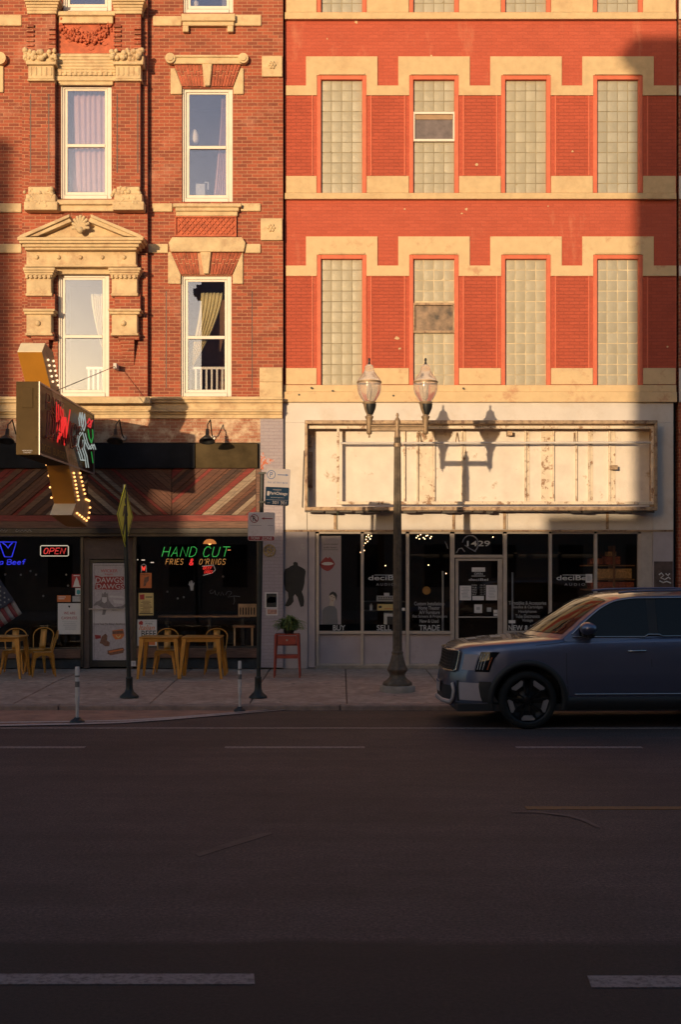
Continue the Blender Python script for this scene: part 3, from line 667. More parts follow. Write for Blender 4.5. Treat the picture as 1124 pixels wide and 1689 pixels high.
goods('amplifier', 'cream hi-fi amplifier with a round dial on the lower window shelf', 'amplifier', 623, 657, 996.5, 1007, 24.33, 0.3, M['yel'], [(625, 630, 999, 1003, K), (634, 652, 1003.5, 1004.3, M['orange'])])
goods('speaker', 'white speaker with dark front below the cream amplifier', 'speaker', 634, 658, 1011, 1030, 24.35, 0.25, M['lgrey'], [(639, 650, 1017, 1030, K)])
bt = MB(); bt.lathe([(0.03, 0), (0.032, 0.1), (0.018, 0.125), (0.018, 0.14)], (X(612.5, 24.4), 24.4, Z(1007, 24.4)+.0), 12); tag(bt.build('bottle', M['lgrey'], None, loc=(X(612.5, 24.4), 24.4, Z(1007, 24.4))), 'small pale bottle left of the cream amplifier', 'bottle')
def spk(x, y, label):
    t = thing('speaker_stand', label, 'stand', (X(x, 24.6), 24.6, 0.16)); mb = MB(); mb.cyl((X(x, 24.6), 24.6, 0.16), (X(x, 24.6), 24.6, Z(y, 24.6)), 0.02); mb.build('pole', M['grey'], t)
    MB().box(X(x, 24.6)-.12, X(x, 24.6)+.12, 24.5, 24.7, .16, .18).build('foot', M['grey'], t)
spk(731, 942, 'thin grey pole standing behind the word TRADE'); spk(846, 944, 'thin grey pole standing behind the word NEW'); 
cn = MB(); cn.lathe([(0.004, 0.0), (0.05, 0.008), (0.085, 0.03)], (0, 0, 0), 20); 
cn.v = [(X(704, 25)+a, 25-c, Z(974, 25)+b) for a, b, c in cn.v]
tag(cn.build('gramophone_horn', mat('brass', (0.45, 0.25, 0.08), 0.35, 0.8), None, loc=(X(704, 25), 25, Z(974, 25))), 'small round brass horn hanging in the dark shop window', 'horn')
sh = thing('record_shelf', 'shelving of orange and red boxes deep in the shop at right', 'shelf', (X(1020, 25.5), 25.5, 0.16))
s = MB(); b1 = MB(); b2 = MB()
for py in (932, 955, 972): s.pb(965, 1075, py, py+2, 25.5, 26)
s.pb(1013, 1016, 900, 1100, 25.48, 26); s.build('rack', M['oak'], sh)
b1.pb(1000, 1024, 918, 931, 25.55, 25.9); b1.pb(975, 995, 921, 931, 25.55, 25.9); b1.pb(975, 1060, 960, 971, 25.55, 25.9); b1.build('red_boxes', mat('red_sleeves', (0.35, 0.08, 0.035), 0.6, var=.3, scale=20), sh)
b2.pb(985, 1043, 938, 954, 25.55, 25.9); b2.pb(1004, 1018, 910, 917, 25.6, 25.9); b2.build('tan_boxes', mat('tan_sleeves', (0.55, 0.32, 0.14), 0.6, var=.3, scale=20), sh)
# lit chandelier bulbs
def chand(pts, y, label):
    t = thing('string_lights', label, 'lights', (X(pts[0][0], y), y, Z(878, y))); mb = MB(); 
    for a, b in pts: mb.ball((X(a, y), y+random.uniform(-.1, .1), Z(b, y)), 0.011, 6, 4)
    mb.build('bulbs', emit('shop_bulb', (1, .62, .3), 7), t)
    c = MB()
    for a, b in pts: c.cyl((X(a, y), y, Z(b, y)+.012), (X(a, y), y, Z(870, y)), 0.002, n=4)
    c.build('cords', M['ink'], t)
chand([(600, 900), (603, 896), (607, 893), (611, 889), (613, 884), (608, 882), (604, 890), (601, 908), (612, 880), (609, 886), (605, 885), (595, 911)], 25.0, 'slanting string of warm bulbs hanging inside the shop window above SELL')
chand([(687, 887), (690, 884), (694, 882), (699, 887), (703, 884), (706, 883), (712, 885), (710, 888), (701, 889), (692, 889)], 25.0, 'cluster of warm bulbs inside the shop window above TRADE')
chand([(636, 933), (707, 932), (737, 946), (813, 886)], 25.4, 'four scattered tiny ceiling lights deep in the shop')
# dark stencilled figure on the left pier, tiny letter marks
fg = [(484, 932), (484, 928), (487, 926.5), (491, 928), (492, 933), (498, 936), (503, 939), (504.5, 943), (503, 952), (502.5, 962), (500, 972), (498, 976), (501, 984), (502, 992), (501, 1000), (496, 1001), (494, 995), (491, 985), (487, 980), (484, 984), (484.5, 992), (480, 998), (475, 1000.5), (470, 999), (473, 993), (476, 986), (475, 977), (470.5, 973), (468.5, 962), (468.5, 945), (470, 939), (477, 936), (479, 934)]
tag(MB().pprism(fg, 23.955, 23.9605).build('stencil', mat('stencil_black', (0.02, 0.018, 0.016), 0.7, var=.2), None, loc=(X(487, 23.955), 23.955, Z(1000, 23.955))), 'black broad shouldered figure stencilled on the grey pier', 'stencil')
ms_ = MB()
for pts in ([(498, 897), (498.5, 904), (501, 905), (503, 902)], [(499, 898), (502, 899)], [(495, 909), (494, 914)]): ms_.tube([(X(a), 23.952, Z(b)) for a, b in pts], 0.006, 4)
tag(ms_.build('scratched_tag', M['lgrey'], None, loc=(X(500), 23.95, Z(905))), 'tiny white scrawl high on the grey pier', 'graffiti')
# ---------------------------------------------------------------- empty sign cabinet
YC = 23.50
SC = thing('sign_cabinet', 'long stripped sign cabinet with rusty frame and peeling back board over the shop', 'sign frame', (X(795), YC, Z(842)))
o = MB()
o.pb(503, 1086, 693, 699, YC, 23.93); o.pb(503, 1086, 836, 842, YC, 23.93)
o.pb(503, 507.5, 699, 836, YC, 23.93); o.pb(1081, 1086, 699, 836, YC, 23.93)
o.build('outer_frame', M['rustframe'], SC, bevel=0.006)
i_ = MB()
i_.pb(508, 1081, 702, 707, YC+0.08, YC+0.14); i_.pb(556, 1081, 827, 832, YC+0.06, YC+0.16); i_.pb(556, 560, 707, 827, YC+0.08, YC+0.14); i_.pb(1076, 1080, 707, 827, YC+0.08, YC+0.14)
i_.build('inner_frame', M['peel2'], SC, bevel=0.004)
MB().box(X(508, YC), X(1081, YC), 23.90, 23.93, Z(836, YC), Z(699, YC)).build('back_board', M['peel'], SC)
bt = MB(); bs = MB()
for x in (668, 689, 717, 763, 868, 914, 952, 973, 1007):
    y = 23.84
    bt.pb(x-1.2, x+1.2, 707, 829, y, 23.9)
for x, w_ in ((703, 11), (766, 3), (871, 3), (904, 10), (976, 3), (1012, 4)): bs.pb(x-w_, x+w_, 707, 829, 23.88, 23.9)
bt.each('batten', M['peel2'], SC); bs.each('peeling_strip', M['peel2'], SC)
pi = MB(); pi.tube([(X(562, 23.62), 23.62, Z(731, 23.62)), (X(1076, 23.62), 23.62, Z(730, 23.62))], 0.022, 8)
pi.build('conduit', M['fascia'], SC)
br = MB()
for x in (756, 951, 694): br.tube([(X(x, 23.7), 23.88, Z(712, 23.7)), (X(x-4, 23.7), 23.64, Z(730, 23.7))], 0.012, 5)
br.pb(1010, 1020, 767, 774, 23.66, 23.84); br.pb(838, 846, 711, 718, 23.7, 23.88); br.pb(507, 516, 745, 804, 23.80, 23.9); br.pb(507, 515, 718, 735, 23.72, 23.9)
br.each('bracket', M['rustframe'], SC)
# leftover strip of torn backing hanging below the frame
tn = MB(); px = 503
while px < 1083:
    w_ = random.uniform(8, 40); tn.pb(px, min(px+w_, 1084), 842, 843+random.uniform(0, 3.2), YC+0.03, YC+0.2); px += w_+random.uniform(0, 6)
tn.build('torn_edge', M['bronze'], SC)
l_ = MB(); l_.pprism([(500, 838), (503, 744), (502.5, 742), (501, 744), (498, 836)], YC+.05, YC+.2); l_.build('warped_side', M['bronze'], SC)
# ================================================================ LEFT BUILDING
YL = 23.85; YB_ = 23.70; YP = 23.52
LB = thing('ornate_brick_building', 'ornate red brick building with carved buff stone window surrounds over a restaurant', 'building', (X(230), YL, 0.15))
def Hl(a, b, c, d, y): return (X(a, y), X(b, y), Z(d, y), Z(c, y))
wins = {'A': (99, 184, 140, 328), 'B': (300, 384, 146, 333), 'C': (95, 180, 452, 654), 'D': (298, 382, 455, 654), 'E': (103, 184, -170, 18), 'F': (302, 385, -165, 21)}
mb = MB(); x1 = X(467, YL)
wall(mb, -14, x1, Z(690, YL), TOP, YL, [Hl(*wins[k], YL) for k in 'ABCDEF'], 0.13)
mb.quad([(x1, YL, Z(690, YL)), (x1, YL, TOP), (x1, YR+.1, TOP), (x1, YR+.1, Z(690, YL))])
mb.box(-14, X(468), YL+1.4, YL+12, Z(690, YL), TOP); mb.box(-14, X(470), YL, YL+1.4, TOP-.2, TOP)
mb.build('wall', M['brickL'], LB)
# projecting bay slab behind the left windows
mb = MB(); wall(mb, X(36, YB_), X(243, YB_), Z(656, YB_), TOP, YB_, [Hl(*wins[k], YB_) for k in 'ACE'], 0.15)
for a in (X(36, YB_), X(243, YB_)): mb.quad([(a, YB_, Z(656, YB_)), (a, YL, Z(656, YB_)), (a, YL, TOP), (a, YB_, TOP)])
mb.build('bay_wall', M['brickL'], LB)
mb = MB()
for a, b in ((45, 92), (189, 233)):
    mb.pb(a, b, -200, 20, YP, YB_); mb.pb(a+1, b-1, 20, 88, YP+.02, YB_-.002); mb.pb(a+2, b-2, 130, 312, YP+.02, YB_-.002)
    mb.pb(a, b-2, 485, 512, YP+.02, YB_-.002); mb.pb(a+6, b-4, 548, 560, YP+.02, YB_-.002)
    for k in range(7): mb.pb(a+9+k*.8, b-12, 560+k*6, 566+k*6, YP+.04+k*.02, YB_-.002)
    # corbelled stepping beside the upper pilasters
    for k in range(6):
        mb.pb(a-2, a+10, 40+k*8, 44+k*8, YP-.03+k*.005, YP+.019); mb.pb(b-12, b-1, 44+k*8, 48+k*8, YP-.03+k*.005, YP+.019)
mb.each('pilaster', M['brickL'], LB)
gv = MB()
for a, b in ((50, 80), (193, 227)):
    for q in (a, b): gv.pb(q-.8, q+.8, 155, 285, YP-0.004+.02, YP+.02)
for q in (416, 274): gv.pb(q-.6, q+.6, 480, 640, YL-0.004, YL)
gv.each('groove', M['bronze'], LB)
st = MB()   # stone work of the bay
def stone(a, b, c, d, yf, yb=None): st.pb(a, b, c, d, yf, (YB_-.003) if yb is None else yb)
def capital(a, b, t, h, y=YP):      # flaring capital
    n = 5
    for k in range(n):
        o = 5*(1-k/(n-1))**1.6; stone(a-o, b+o, t+h*k/n, t+h*(k+1)/n+.3, y-.02-.11*(1-k/(n-1))**1.6)
capital(44, 93, -4, 26); capital(188, 234, -4, 26)
stone(97, 186, 24, 38, YB_-.10); stone(95, 190, 18, 25, YB_-.15)
for k in range(7): stone(92, 190, 88+k*5.2, 88+(k+1)*5.2+.2, YB_-.16+.016*k)
stone(90, 192, 125, 133, YB_-.09); stone(96, 186, 133, 140, YB_-.06)
for k in range(11): stone(96+k*8.4, 101+k*8.4, 110, 124, YB_-.085)
for a, b in ((46, 88), (190, 232)):
    stone(a-4, b+4, 101, 106, YP-.10); stone(a, b, 106, 130, YP-.04); stone(a-1.5, b+1.5, 130, 133, YP-.06)
    for k in range(5): stone(a+3+k*8.3, a+6+k*8.3, 110, 124, YP-.055, YP-.035)
for (a, b) in ((36, 92), (182, 235)):   # rock faced bases
    for (c, d, o) in ((308, 320, 2), (320, 332, -2), (332, 346, -5)): stone(a+8+o, b-3-o, c, d, YP-.03+o*.004)
stone(92, 190, 329, 337, YB_-.16); stone(94, 187, 337, 348, YB_-.10)
# pediment storey
for k, (a, b, c, d, y) in enumerate(((28, 236, 391, 396, -.30), (31, 233, 396, 401, -.26), (36, 229, 401, 407, -.20), (40, 225, 407, 412, -.15))): stone(a, b, c, d, YP+y)
stone(43, 224, 412, 437, YP-.02); stone(40, 226, 436, 440, YP-.06)
stone(86, 186, 440, 452, YB_-.07)
for a, b in ((43, 84), (184, 226)):
    for k in range(4): stone(a-6+k*1.6, b+6-k*1.6, 441+k*4, 445.3+k*4, YP-.13+k*.03)
    stone(a, b, 457, 486, YP-.02); stone(a-1.5, b+1.5, 483, 488, YP-.04)
    for k in range(6): stone(a-2+k*7.4, a+2.5+k*7.4, 453, 459, YP-.07)
    stone(a-6, b+6, 509, 513, YP-.12); stone(a-4, b+4, 513, 518, YP-.08); stone(a, b, 518, 550, YP-.03); stone(a-2, b+2, 549, 553, YP-.06)
# roughened outside-course left of the bay, and band pieces
wallst = MB()
def ws(a, b, c, d, o=.04): wallst.pb(a, b, c, d, YL-o, YL-.002)
ws(-300, 35, 24, 42); ws(-300, 35, 335, 350); ws(-300, 35, 402, 417); ws(386, 431, 24, 42); ws(252, 299, 26, 42); ws(397, 430, 335, 348); ws(251, 284, 335, 349); ws(404, 430, 402, 417); ws(244, 277, 402, 417)
ws(299, 388, 22, 34, .14); ws(301, 386, 34, 42, .10); ws(301, 311, 42, 52, .1); ws(375, 385, 42, 52, .1)
ws(432, 466, 92, 126, .05); ws(430, 466, 360, 396, .05); ws(428, 466, 606, 630, .05); ws(428, 466, 630, 655, .08)
ws(285, 398, 335, 341, .16); ws(289, 394, 341, 348, .12); ws(290, 392, 348, 356, .08)
ws(285, 400, 93, 105, .09); ws(288, 397, 90, 94, .12)
wallst.pprism([(281, 112), (288.5, 112), (300, 143.5), (300, 155), (281, 155)], YL-.04, YL-.002); wallst.pprism([(402, 112), (402, 155), (385, 155), (385, 143.5), (397, 112)], YL-.04, YL-.002)
wallst.pprism([(278, 400), (284, 391), (399, 391), (405, 400), (402, 415), (281, 415)], YL-.11, YL-.002); wallst.pprism([(277, 415.5), (282, 415.5), (298, 453), (298, 468), (277, 468)], YL-.04, YL-.002); wallst.pprism([(401, 415.5), (401, 468), (384, 468), (384, 453), (399.5, 415.5)], YL-.04, YL-.002)
wallst.pprism([(333, 105), (350, 105), (346, 141), (338, 141)], YL-.09, YL-.002); wallst.pprism([(330, 415), (348, 415), (344, 451), (336, 451)], YL-.09, YL-.002)
for cx in (282, 402):
    wallst.cyl((X(cx, YL), YL-.13, Z(100, YL)), (X(cx, YL), YL-.002, Z(100, YL)), .10, n=20, smooth=False); wallst.cyl((X(cx, YL), YL-.15, Z(100, YL)), (X(cx, YL), YL-.12, Z(100, YL)), .06, n=16, smooth=False)
# far-left neighbouring window lintel end
wallst.cyl((X(2, YL), YL-.13, Z(100, YL)), (X(2, YL), YL-.002, Z(100, YL)), .12, n=20, smooth=False); ws(-40, 5, 108, 152, .04); ws(-40, -10, 415, 466, .04)
# rosettes
for (cx, cy) in ((449, 109), (448, 377)):
    for k in range(6):
        a = k*math.pi/3; wallst.ball((X(cx, YL)+.055*math.cos(a), YL-.055, Z(cy, YL)+.055*math.sin(a)), .034, 8, 5)
    wallst.ball((X(cx, YL), YL-.06, Z(cy, YL)), .035, 8, 5)
wallst.each('stone_dressing', M['stone'], LB, bevel=0.012)
for x in range(5): st.ball((X(61+36*x, YP), YP-.025, Z(425, YP)), .045, 10, 5)
for x in (63, 204): st.ball((X(x, YP), YP-.03, Z(534, YP)), .06, 10, 5)
st.each('stone_surround', M['stone'], LB, bevel=0.010)
rk = MB()    # weathered rock faced capital tops
for cx in (67, 211):
    for k in range(34):
        rk.ball((X(cx+random.uniform(-27, 27), YP), YP-.05-random.uniform(0, .07), Z(random.uniform(86, 101), YP)), random.uniform(.035, .065), 7, 4)
    rk.pb(cx-25, cx+25, 87, 102, YP-.07, YB_)
for k in range(60):
    a = random.choice((64, 208)); rk.ball((X(a+random.uniform(-24, 24), YP), YP-.01, Z(random.uniform(309, 343), YP)), random.uniform(.03, .06), 6, 4)
rk.each('rockface', M['stone'], LB)
pdm = MB()
yp = YP-.24
pdm.pprism([(34, 391), (113, 358), (118, 365), (62, 389)], yp, YB_); pdm.pprism([(232, 391), (149, 358), (145, 365), (205, 389)], yp, YB_)
pdm.pprism([(50, 391), (116, 364), (150, 364), (216, 391)], yp+.14, YB_)
pdm.pprism([(27, 392), (34, 387), (114, 353), (114, 358), (40, 391)], yp-.05, YB_); pdm.pprism([(238, 392), (232, 387), (149, 353), (149, 358), (226, 391)], yp-.05, YB_)
pdm.each('pediment', M['stone'], LB, bevel=.008)
ac = MB()
for k in range(9):
    a = math.radians(-10+25*k); ac.tube([(X(133, yp), yp+.02, Z(381, yp)), (X(133, yp)+.10*math.cos(a), yp-.04, Z(377, yp)+.13*math.sin(a)+.03), (X(133, yp)+.16*math.cos(a), yp-.01, Z(375, yp)+.20*math.sin(a)+.02)], .032, 7)
ac.ball((X(133, yp), yp-.02, Z(380, yp)), .07, 10, 6); ac.build('shell_ornament', M['stone'], LB)
# terracotta panels
tp = MB(); tp.pb(96, 189, 38, 88, YB_-.03, YB_-.003)
for k in range(260):
    u = random.uniform(-1, 1); s_ = 12*(1-u*u)+52+random.gauss(0, 5.5)-(8 if abs(u) > .8 else 0)
    tp.ball((X(142+u*43, YB_), YB_-.04-random.uniform(0, .05), Z(s_, YB_)), random.uniform(.012, .038), 6, 4)
for k in range(14):
    x = random.uniform(102, 184); y = random.uniform(44, 84); tp.tube([(X(x+q*3, YB_), YB_-.035, Z(y+math.sin(q*1.3)*2, YB_)) for q in range(4)], .008, 5)
tp.build('garland_panel', M['terra'], LB)
tp = MB(); tp.pb(289, 389, 357, 389, YL-.02, YL-.002)
for k in range(-1, 12):
    a = 290+k*9.2
    for sg in (1, -1):
        p = [(a, 388), (a+26, 359)] if sg > 0 else [(a, 359), (a+26, 388)]
        q = []
        for t in range(9):
            x = p[0][0]+(p[1][0]-p[0][0])*t/8; y = p[0][1]+(p[1][1]-p[0][1])*t/8
            if 291 <= x <= 387: q.append((X(x, YL), YL-.03, Z(y, YL)))
        if len(q) > 1: tp.tube(q, .013, 5)
tp.pb(288, 390, 356, 358.5, YL-.06, YL-.02); tp.pb(288, 390, 387, 390, YL-.06, YL-.02); tp.pb(288, 290.5, 358, 387, YL-.06, YL-.02); tp.pb(387.5, 390, 358, 387, YL-.06, YL-.02)
tp.build('lattice_panel', M['terra'], LB)
# splayed brick flat arches
fa2 = MB(); fb = MB()
for (t, b, l, r, il, ir, kl, kr) in ((105, 143, 287, 398, 300, 384, 333, 350), (415, 453, 281, 401, 298, 382, 330, 348)):
    n = 19; fb.pprism([(l, t), (r, t), (ir, b), (il, b)], YL-.018, YL-.002)
    for k in range(n):
        u0, u1 = (k+.10)/n, (k+.90)/n
        xt0, xt1 = l+(r-l)*u0, l+(r-l)*u1; xb0, xb1 = il+(ir-il)*u0, il+(ir-il)*u1
        if kl-2 < (xt0+xt1)/2 < kr+2: continue
        for q in range(2):
            sp_ = .5 if k % 2 else .33; v0, v1 = (0.02, sp_-.02) if q == 0 else (sp_+.02, .98)
            fa2.pprism([(xt0+(xb0-xt0)*v0, t+(b-t)*v0), (xt1+(xb1-xt1)*v0, t+(b-t)*v0), (xt1+(xb1-xt1)*v1, t+(b-t)*v1), (xt0+(xb0-xt0)*v1, t+(b-t)*v1)], YL-.035-random.uniform(0, .004), YL-.002)
fa2.each('flat_arch', mat('arch_brick', (0.40, 0.095, 0.048), .85, var=.3, scale=7, bmp=.4), LB)
# belt course and rustic strip
bc = MB()
for (c, d, o) in ((654, 659, .22), (659, 664, .18), (664, 676, .12), (676, 679, .16), (679, 683, .10), (683, 690, .06)): bc.pb(-400, 466, c, d, YL-o, YL+.1)
bc.pb(36, 247, 655, 665, YB_-.24, YL-.2)
bc.build('belt_course', M['stone'], LB, bevel=.008)
mb = MB(); mb.pb(-400, 429.5, 690, 730, YL-.02, YL+.3); mb.build('scraped_brick_strip', M['wornbrick'], LB)
mb = MB(); mb.pb(429.5, 467, 690, 1101, YL-.02, YL+.4); mb.build('painted_pier', M['pierbrick'], LB)
mb = MB(); mb.pprism([(430, 746), (432, 749), (434, 745), (436, 752), (439, 757), (443, 755), (448, 758), (456, 757), (451, 761), (446, 762), (449, 764), (441, 766), (437, 765), (438, 771), (434, 769), (435, 776), (432, 773), (431, 781), (430, 779)], YL-.024, YL-.021); mb.build('paint_splash', mat('orange_splash', (0.55, 0.14, 0.06), .8, dirt=(.42, .34, .36), dirt_amt=(.46, .52), dscale=16), LB)
fb.each('arch_mortar', mat('arch_mortar', (.55, .29, .17), .9), LB)
# windows -------------------------------------------------
def sash(k, yo, rail, label=None):
    a, b, c, d = wins[k]; f = MB(); y0 = yo+.05
    f.pb(a, a+7, c, d, y0, y0+.08); f.pb(b-7, b, c, d, y0, y0+.08); f.pb(a+7, b-7, c, c+6, y0, y0+.08); f.pb(a+7, b-7, d-6, d, y0-.02, y0+.08); f.pb(a+1.5, a+3.5, c, d, y0-.03, y0)
    w_ = f.build('window', M['white'], LB, bevel=.006)
    s = MB(); y1 = y0+.03
    A, B_, C_, D_ = a+7.2, b-7.2, c+6.2, d-6.2
    s.pb(A, A+5, C_, D_, y1, y1+.04); s.pb(B_-4, B_, C_, D_, y1, y1+.04); s.pb(A+5, B_-4, C_, C_+3.5, y1, y1+.04); s.pb(A+5, B_-4, rail-2.5, rail+2.5, y1-.015, y1+.04); s.pb(A+5, B_-4, D_-5, D_, y1, y1+.04)
    s.build('sash', M['white'], w_, bevel=.004)
    g = MB(); g.pb(A+5.2, B_-4.2, C_+3.7, rail-2.7, y1+.01, y1+.018); g.pb(A+5.2, B_-4.2, rail+2.7, D_-5.2, y1+.02, y1+.028)
    g.build('pane', M['glassu'], w_)
    return w_
for k, yo, r in (('A', YB_, 240), ('B', YL, 243), ('C', YB_, 555), ('D', YL, 556.5), ('E', YB_, -76), ('F', YL, -70)): sash(k, yo, r)
def room(a, b, c, d, y0, depth, m, name='room'):
    mb = MB(); x0, x1, z0, z1 = X(a, y0), X(b, y0), Z(d, y0), Z(c, y0); y1 = y0+depth
    mb.quad([(x0, y1, z0), (x1, y1, z0), (x1, y1, z1), (x0, y1, z1)]); mb.quad([(x0, y0, z0), (x0, y1, z0), (x0, y1, z1), (x0, y0, z1)]); mb.quad([(x1, y0, z0), (x1, y1, z0), (x1, y1, z1), (x1, y0, z1)])
    mb.quad([(x0, y0, z0), (x1, y0, z0), (x1, y1, z0), (x0, y1, z0)]); mb.quad([(x0, y0, z1), (x1, y0, z1), (x1, y1, z1), (x0, y1, z1)])
    mb.build(name, m, LB)
for k, (a, b, c, d) in wins.items():
    yo = YB_ if k in 'ACE' else YL
    room(a-2, b+2, c-2, d+2, YL+.131 if k not in 'ACE' else YB_+.151, 1.2, mat('warm_room', (.22, .11, .065), .9, bmp=0) if k == 'D' else M['room'])
def curtain(pts_t, pts_b, yy, label, m):      # (x0,x1) at top and bottom with folds
    mb = MB(); P = []
    (t0, t1, ty), (b0, b1, by) = pts_t, pts_b; n = 40
    for j in range(13):
        v = j/12; e = v**1.5 if t0 != b0 or t1 != b1 else v; l = t0+(b0-t0)*e; r = t1+(b1-t1)*e; y = ty+(by-ty)*v
        P.append([(X(l+(r-l)*i/n, yy), yy+.028*math.sin(i*.95+.4*math.sin(3*v+i*.3)), Z(y, yy)) for i in range(n+1)])
    mb.grid(P); o = mb.build('curtain', m, None, loc=(X((t0+t1)/2, yy), yy, Z(by, yy)))
    sd = o.modifiers.new('thick', 'SOLIDIFY'); sd.thickness = .004
    return tag(o, label, 'curtain', None)
curtain((122, 176, 150), (126, 176, 324), 23.98, 'wide pink curtain in the upper left sash window', M['curtain_p'])
curtain((112, 121, 245), (117, 128, 324), 23.99, 'narrow pink curtain edge left of the wide pink one', M['curtain_p'])
curtain((366, 375, 155), (352, 375, 329), 24.13, 'pink curtain drawn to the right side of the upper right sash window', M['curtain_p'])
curtain((150, 172, 485), (168, 173, 575), 23.98, 'cream curtain tied back above the window guard in the lower left sash window', mat('cream_curtain', (0.66, 0.58, 0.38), .9, var=.05))
curtain((332, 368, 483), (309, 318, 605), 24.13, 'yellow curtain swept to the left in the lower right sash window', M['curtain_y'])
def rail(a, b, c, d, y, n, label):
    t = thing('window_guard', label, 'railing', (X((a+b)/2, y), y, Z(d, y)), 'white slatted guards inside the lower windows'); mb = MB(); mb.pb(a, b, c, c+4, y, y+.04); mb.build('top_rail', M['white'], t)
    m2 = MB()
    for k in range(n): x = a+(b-a)*(k+.5)/n; m2.pb(x-1.5, x+1.5, c+4, d, y+.005, y+.03)
    m2.build('slats', M['white'], t)
rail(142, 173, 605, 645, 23.97, 4, 'white slatted guard inside the lower left sash window'); rail(310, 371, 605, 645, 24.12, 7, 'white slatted guard inside the lower right sash window')
fanb = MB(); fanb.lathe([(.03, 0), (.07, .01), (.09, .05), (.085, .17), (.05, .26), (.01, .29)], (X(320, 24.12), 24.16, Z(236, 24.12)), 14)
tag(fanb.build('lamp_shade', M['white'], None, loc=(X(320, 24.12), 24.16, Z(240, 24.12))), 'small white lamp on the sill of the upper right sash window', 'lamp')
cy = MB(); cy.tube([(X(337, 24.12), 24.16, Z(300, 24.12)), (X(343, 24.12), 24.16, Z(300, 24.12)), (X(343, 24.12), 24.16, Z(312, 24.12))], .02, 6); cy.pb(323, 338, 303, 326, 24.14, 24.25)
tag(cy.build('window_box_fan', mat('grey_plastic', (.3, .3, .33), .5), None, loc=(X(335, 24.12), 24.16, Z(326, 24.12))), 'grey boxy appliance with white bracket low in the upper right sash window', 'appliance')
ob = MB(); ob.ball((X(321, 24.1), 24.16, Z(6, 24.1)), .09, 10, 6); ob.lathe([(.05, -.12), (.02, -.05)], (X(321, 24.1), 24.16, Z(6, 24.1)), 10)
tag(ob.build('ornament', M['white'], None, loc=(X(321, 24.1), 24.16, Z(16, 24.1))), 'small white ornament on the sill of the topmost right window', 'ornament')
# ------------------- signboard, planks, shop window frame
mb = MB(); mb.pb(-400, 321, 731, 772, YL-.10, YL+.1); mb.build('signboard', M['boxblack'], LB, bevel=.006)
mb = MB(); mb.pb(322.5, 425, 731, 772, YL-.07, YL+.1); mb.build('signboard', M['boxbrown'], LB, bevel=.006)
mb = MB()
for (a, b) in ((-60, 156), (157, 320)): mb.pb(a+2, b-6, 735, 768, YL-.106, YL-.101)
mb.pb(310, 313, 733, 770, YL-.112, YL-.101); mb.build('signboard_panel', M['boxblack'], LB)
def clip(poly, x0, x1, z0, z1):
    def cl(p, ax, v, s):
        out = []
        for i in range(len(p)):
            a, b = p[i], p[(i+1) % len(p)]; ia = s*(a[ax]-v) >= 0; ib = s*(b[ax]-v) >= 0
            if ia: out.append(a)
            if ia != ib:
                t = (v-a[ax])/(b[ax]-a[ax]); out.append((a[0]+(b[0]-a[0])*t, a[1]+(b[1]-a[1])*t))
        return out
    for ax, v, s in ((0, x0, 1), (0, x1, -1), (1, z0, 1), (1, z1, -1)):
        poly = cl(poly, ax, v, s)
        if len(poly) < 3: return None
    return poly
MB().pb(-400, 429, 731, 884, YL+.02, YL+.12).build('plank_backing', M['blackm'], LB)
pk = MB(); yw = YL-.02
for (a, b, dr_) in ((-170, -4, -1), (-3, 144, 1), (145, 283, -1), (284, 422, 1)):
    x0, x1, z0, z1 = X(a, yw), X(b, yw), Z(849, yw), Z(773, yw); wd = .135; s = -3.0
    while s < 5:
        wd = random.choice((.07, .09, .12, .15))
        # strip between lines x*? : direction dr_
        if dr_ > 0: poly = [(x0+s, z0), (x0+s+wd, z0), (x0+s+wd+2, z0+1.7), (x0+s+2, z0+1.7)]
        else: poly = [(x0+s+2, z0), (x0+s+wd+2, z0), (x0+s+wd, z0+1.7), (x0+s, z0+1.7)]
        c = clip(poly, x0, x1, z0, z1)
        if c and len(c) >= 3: pk.prism(c, yw-random.uniform(.005, .03), yw+.05, random.choice((0, 1, 2, 3, 4, 5, 0, 2, 1, 4, 0))+(0 if dr_ > 0 else 6))
        s += wd+.008
pk.build('plank_panel', M['woods'], LB)
mb = MB(); mb.pb(-400, 430, 860, 871, YL-.05, YL+.1, 0); mb.pb(-400, 430, 850, 859.6, YL-.04, YL+.1, 1); mb.pb(422.5, 430, 773, 850, YL-.05, YL+.1, 0); mb.build('trim_board', [M['woodh'], M['woodr']], LB)
mb = MB(); mb.pb(-400, 429, 871.5, 880, YL-.07, YL+.1); mb.pb(-400, 429, 880, 885, YL-.04, YL+.1); mb.build('window_head', M['bronze'], LB, bevel=.004)
cur = MB(); 
for pts in ([(0, 876), (3, 873), (5, 876), (8, 873), (8, 878), (12, 874)], [(28, 873), (25, 875), (27, 877.5), (31, 875), (33, 877), (36, 874), (38, 877), (42, 874.5), (45, 877), (48, 874), (52, 877)]): cur.tube([(X(a, YL-.075), YL-.075, Z(b, YL-.075)) for a, b in pts], .006, 4)
cur.build('chalk_script', M['grey'], LB)
YG = YL+.10
mb = MB()
for (a, b, c, d) in ((-170, -165, 885, 1068), (-20, -16, 885, 1068), (132.5, 137, 885, 1100), (219, 224.5, 885, 1100), (423.5, 429, 885, 1100), (-400, 132.5, 1068, 1071), (224.5, 423.5, 1066, 1069)): mb.pb(a, b, c, d, YG-.06, YG+.06)
mb.build('shopfront_frame', M['bronze'], LB)
mb = MB(); mb.pb(-400, 132.3, 1071.2, 1086, YG-.10, YG+.05); mb.pb(224.7, 423.4, 1069.2, 1085, YG-.10, YG+.05); mb.each('sill_board', M['woodh'], LB, bevel=.005)
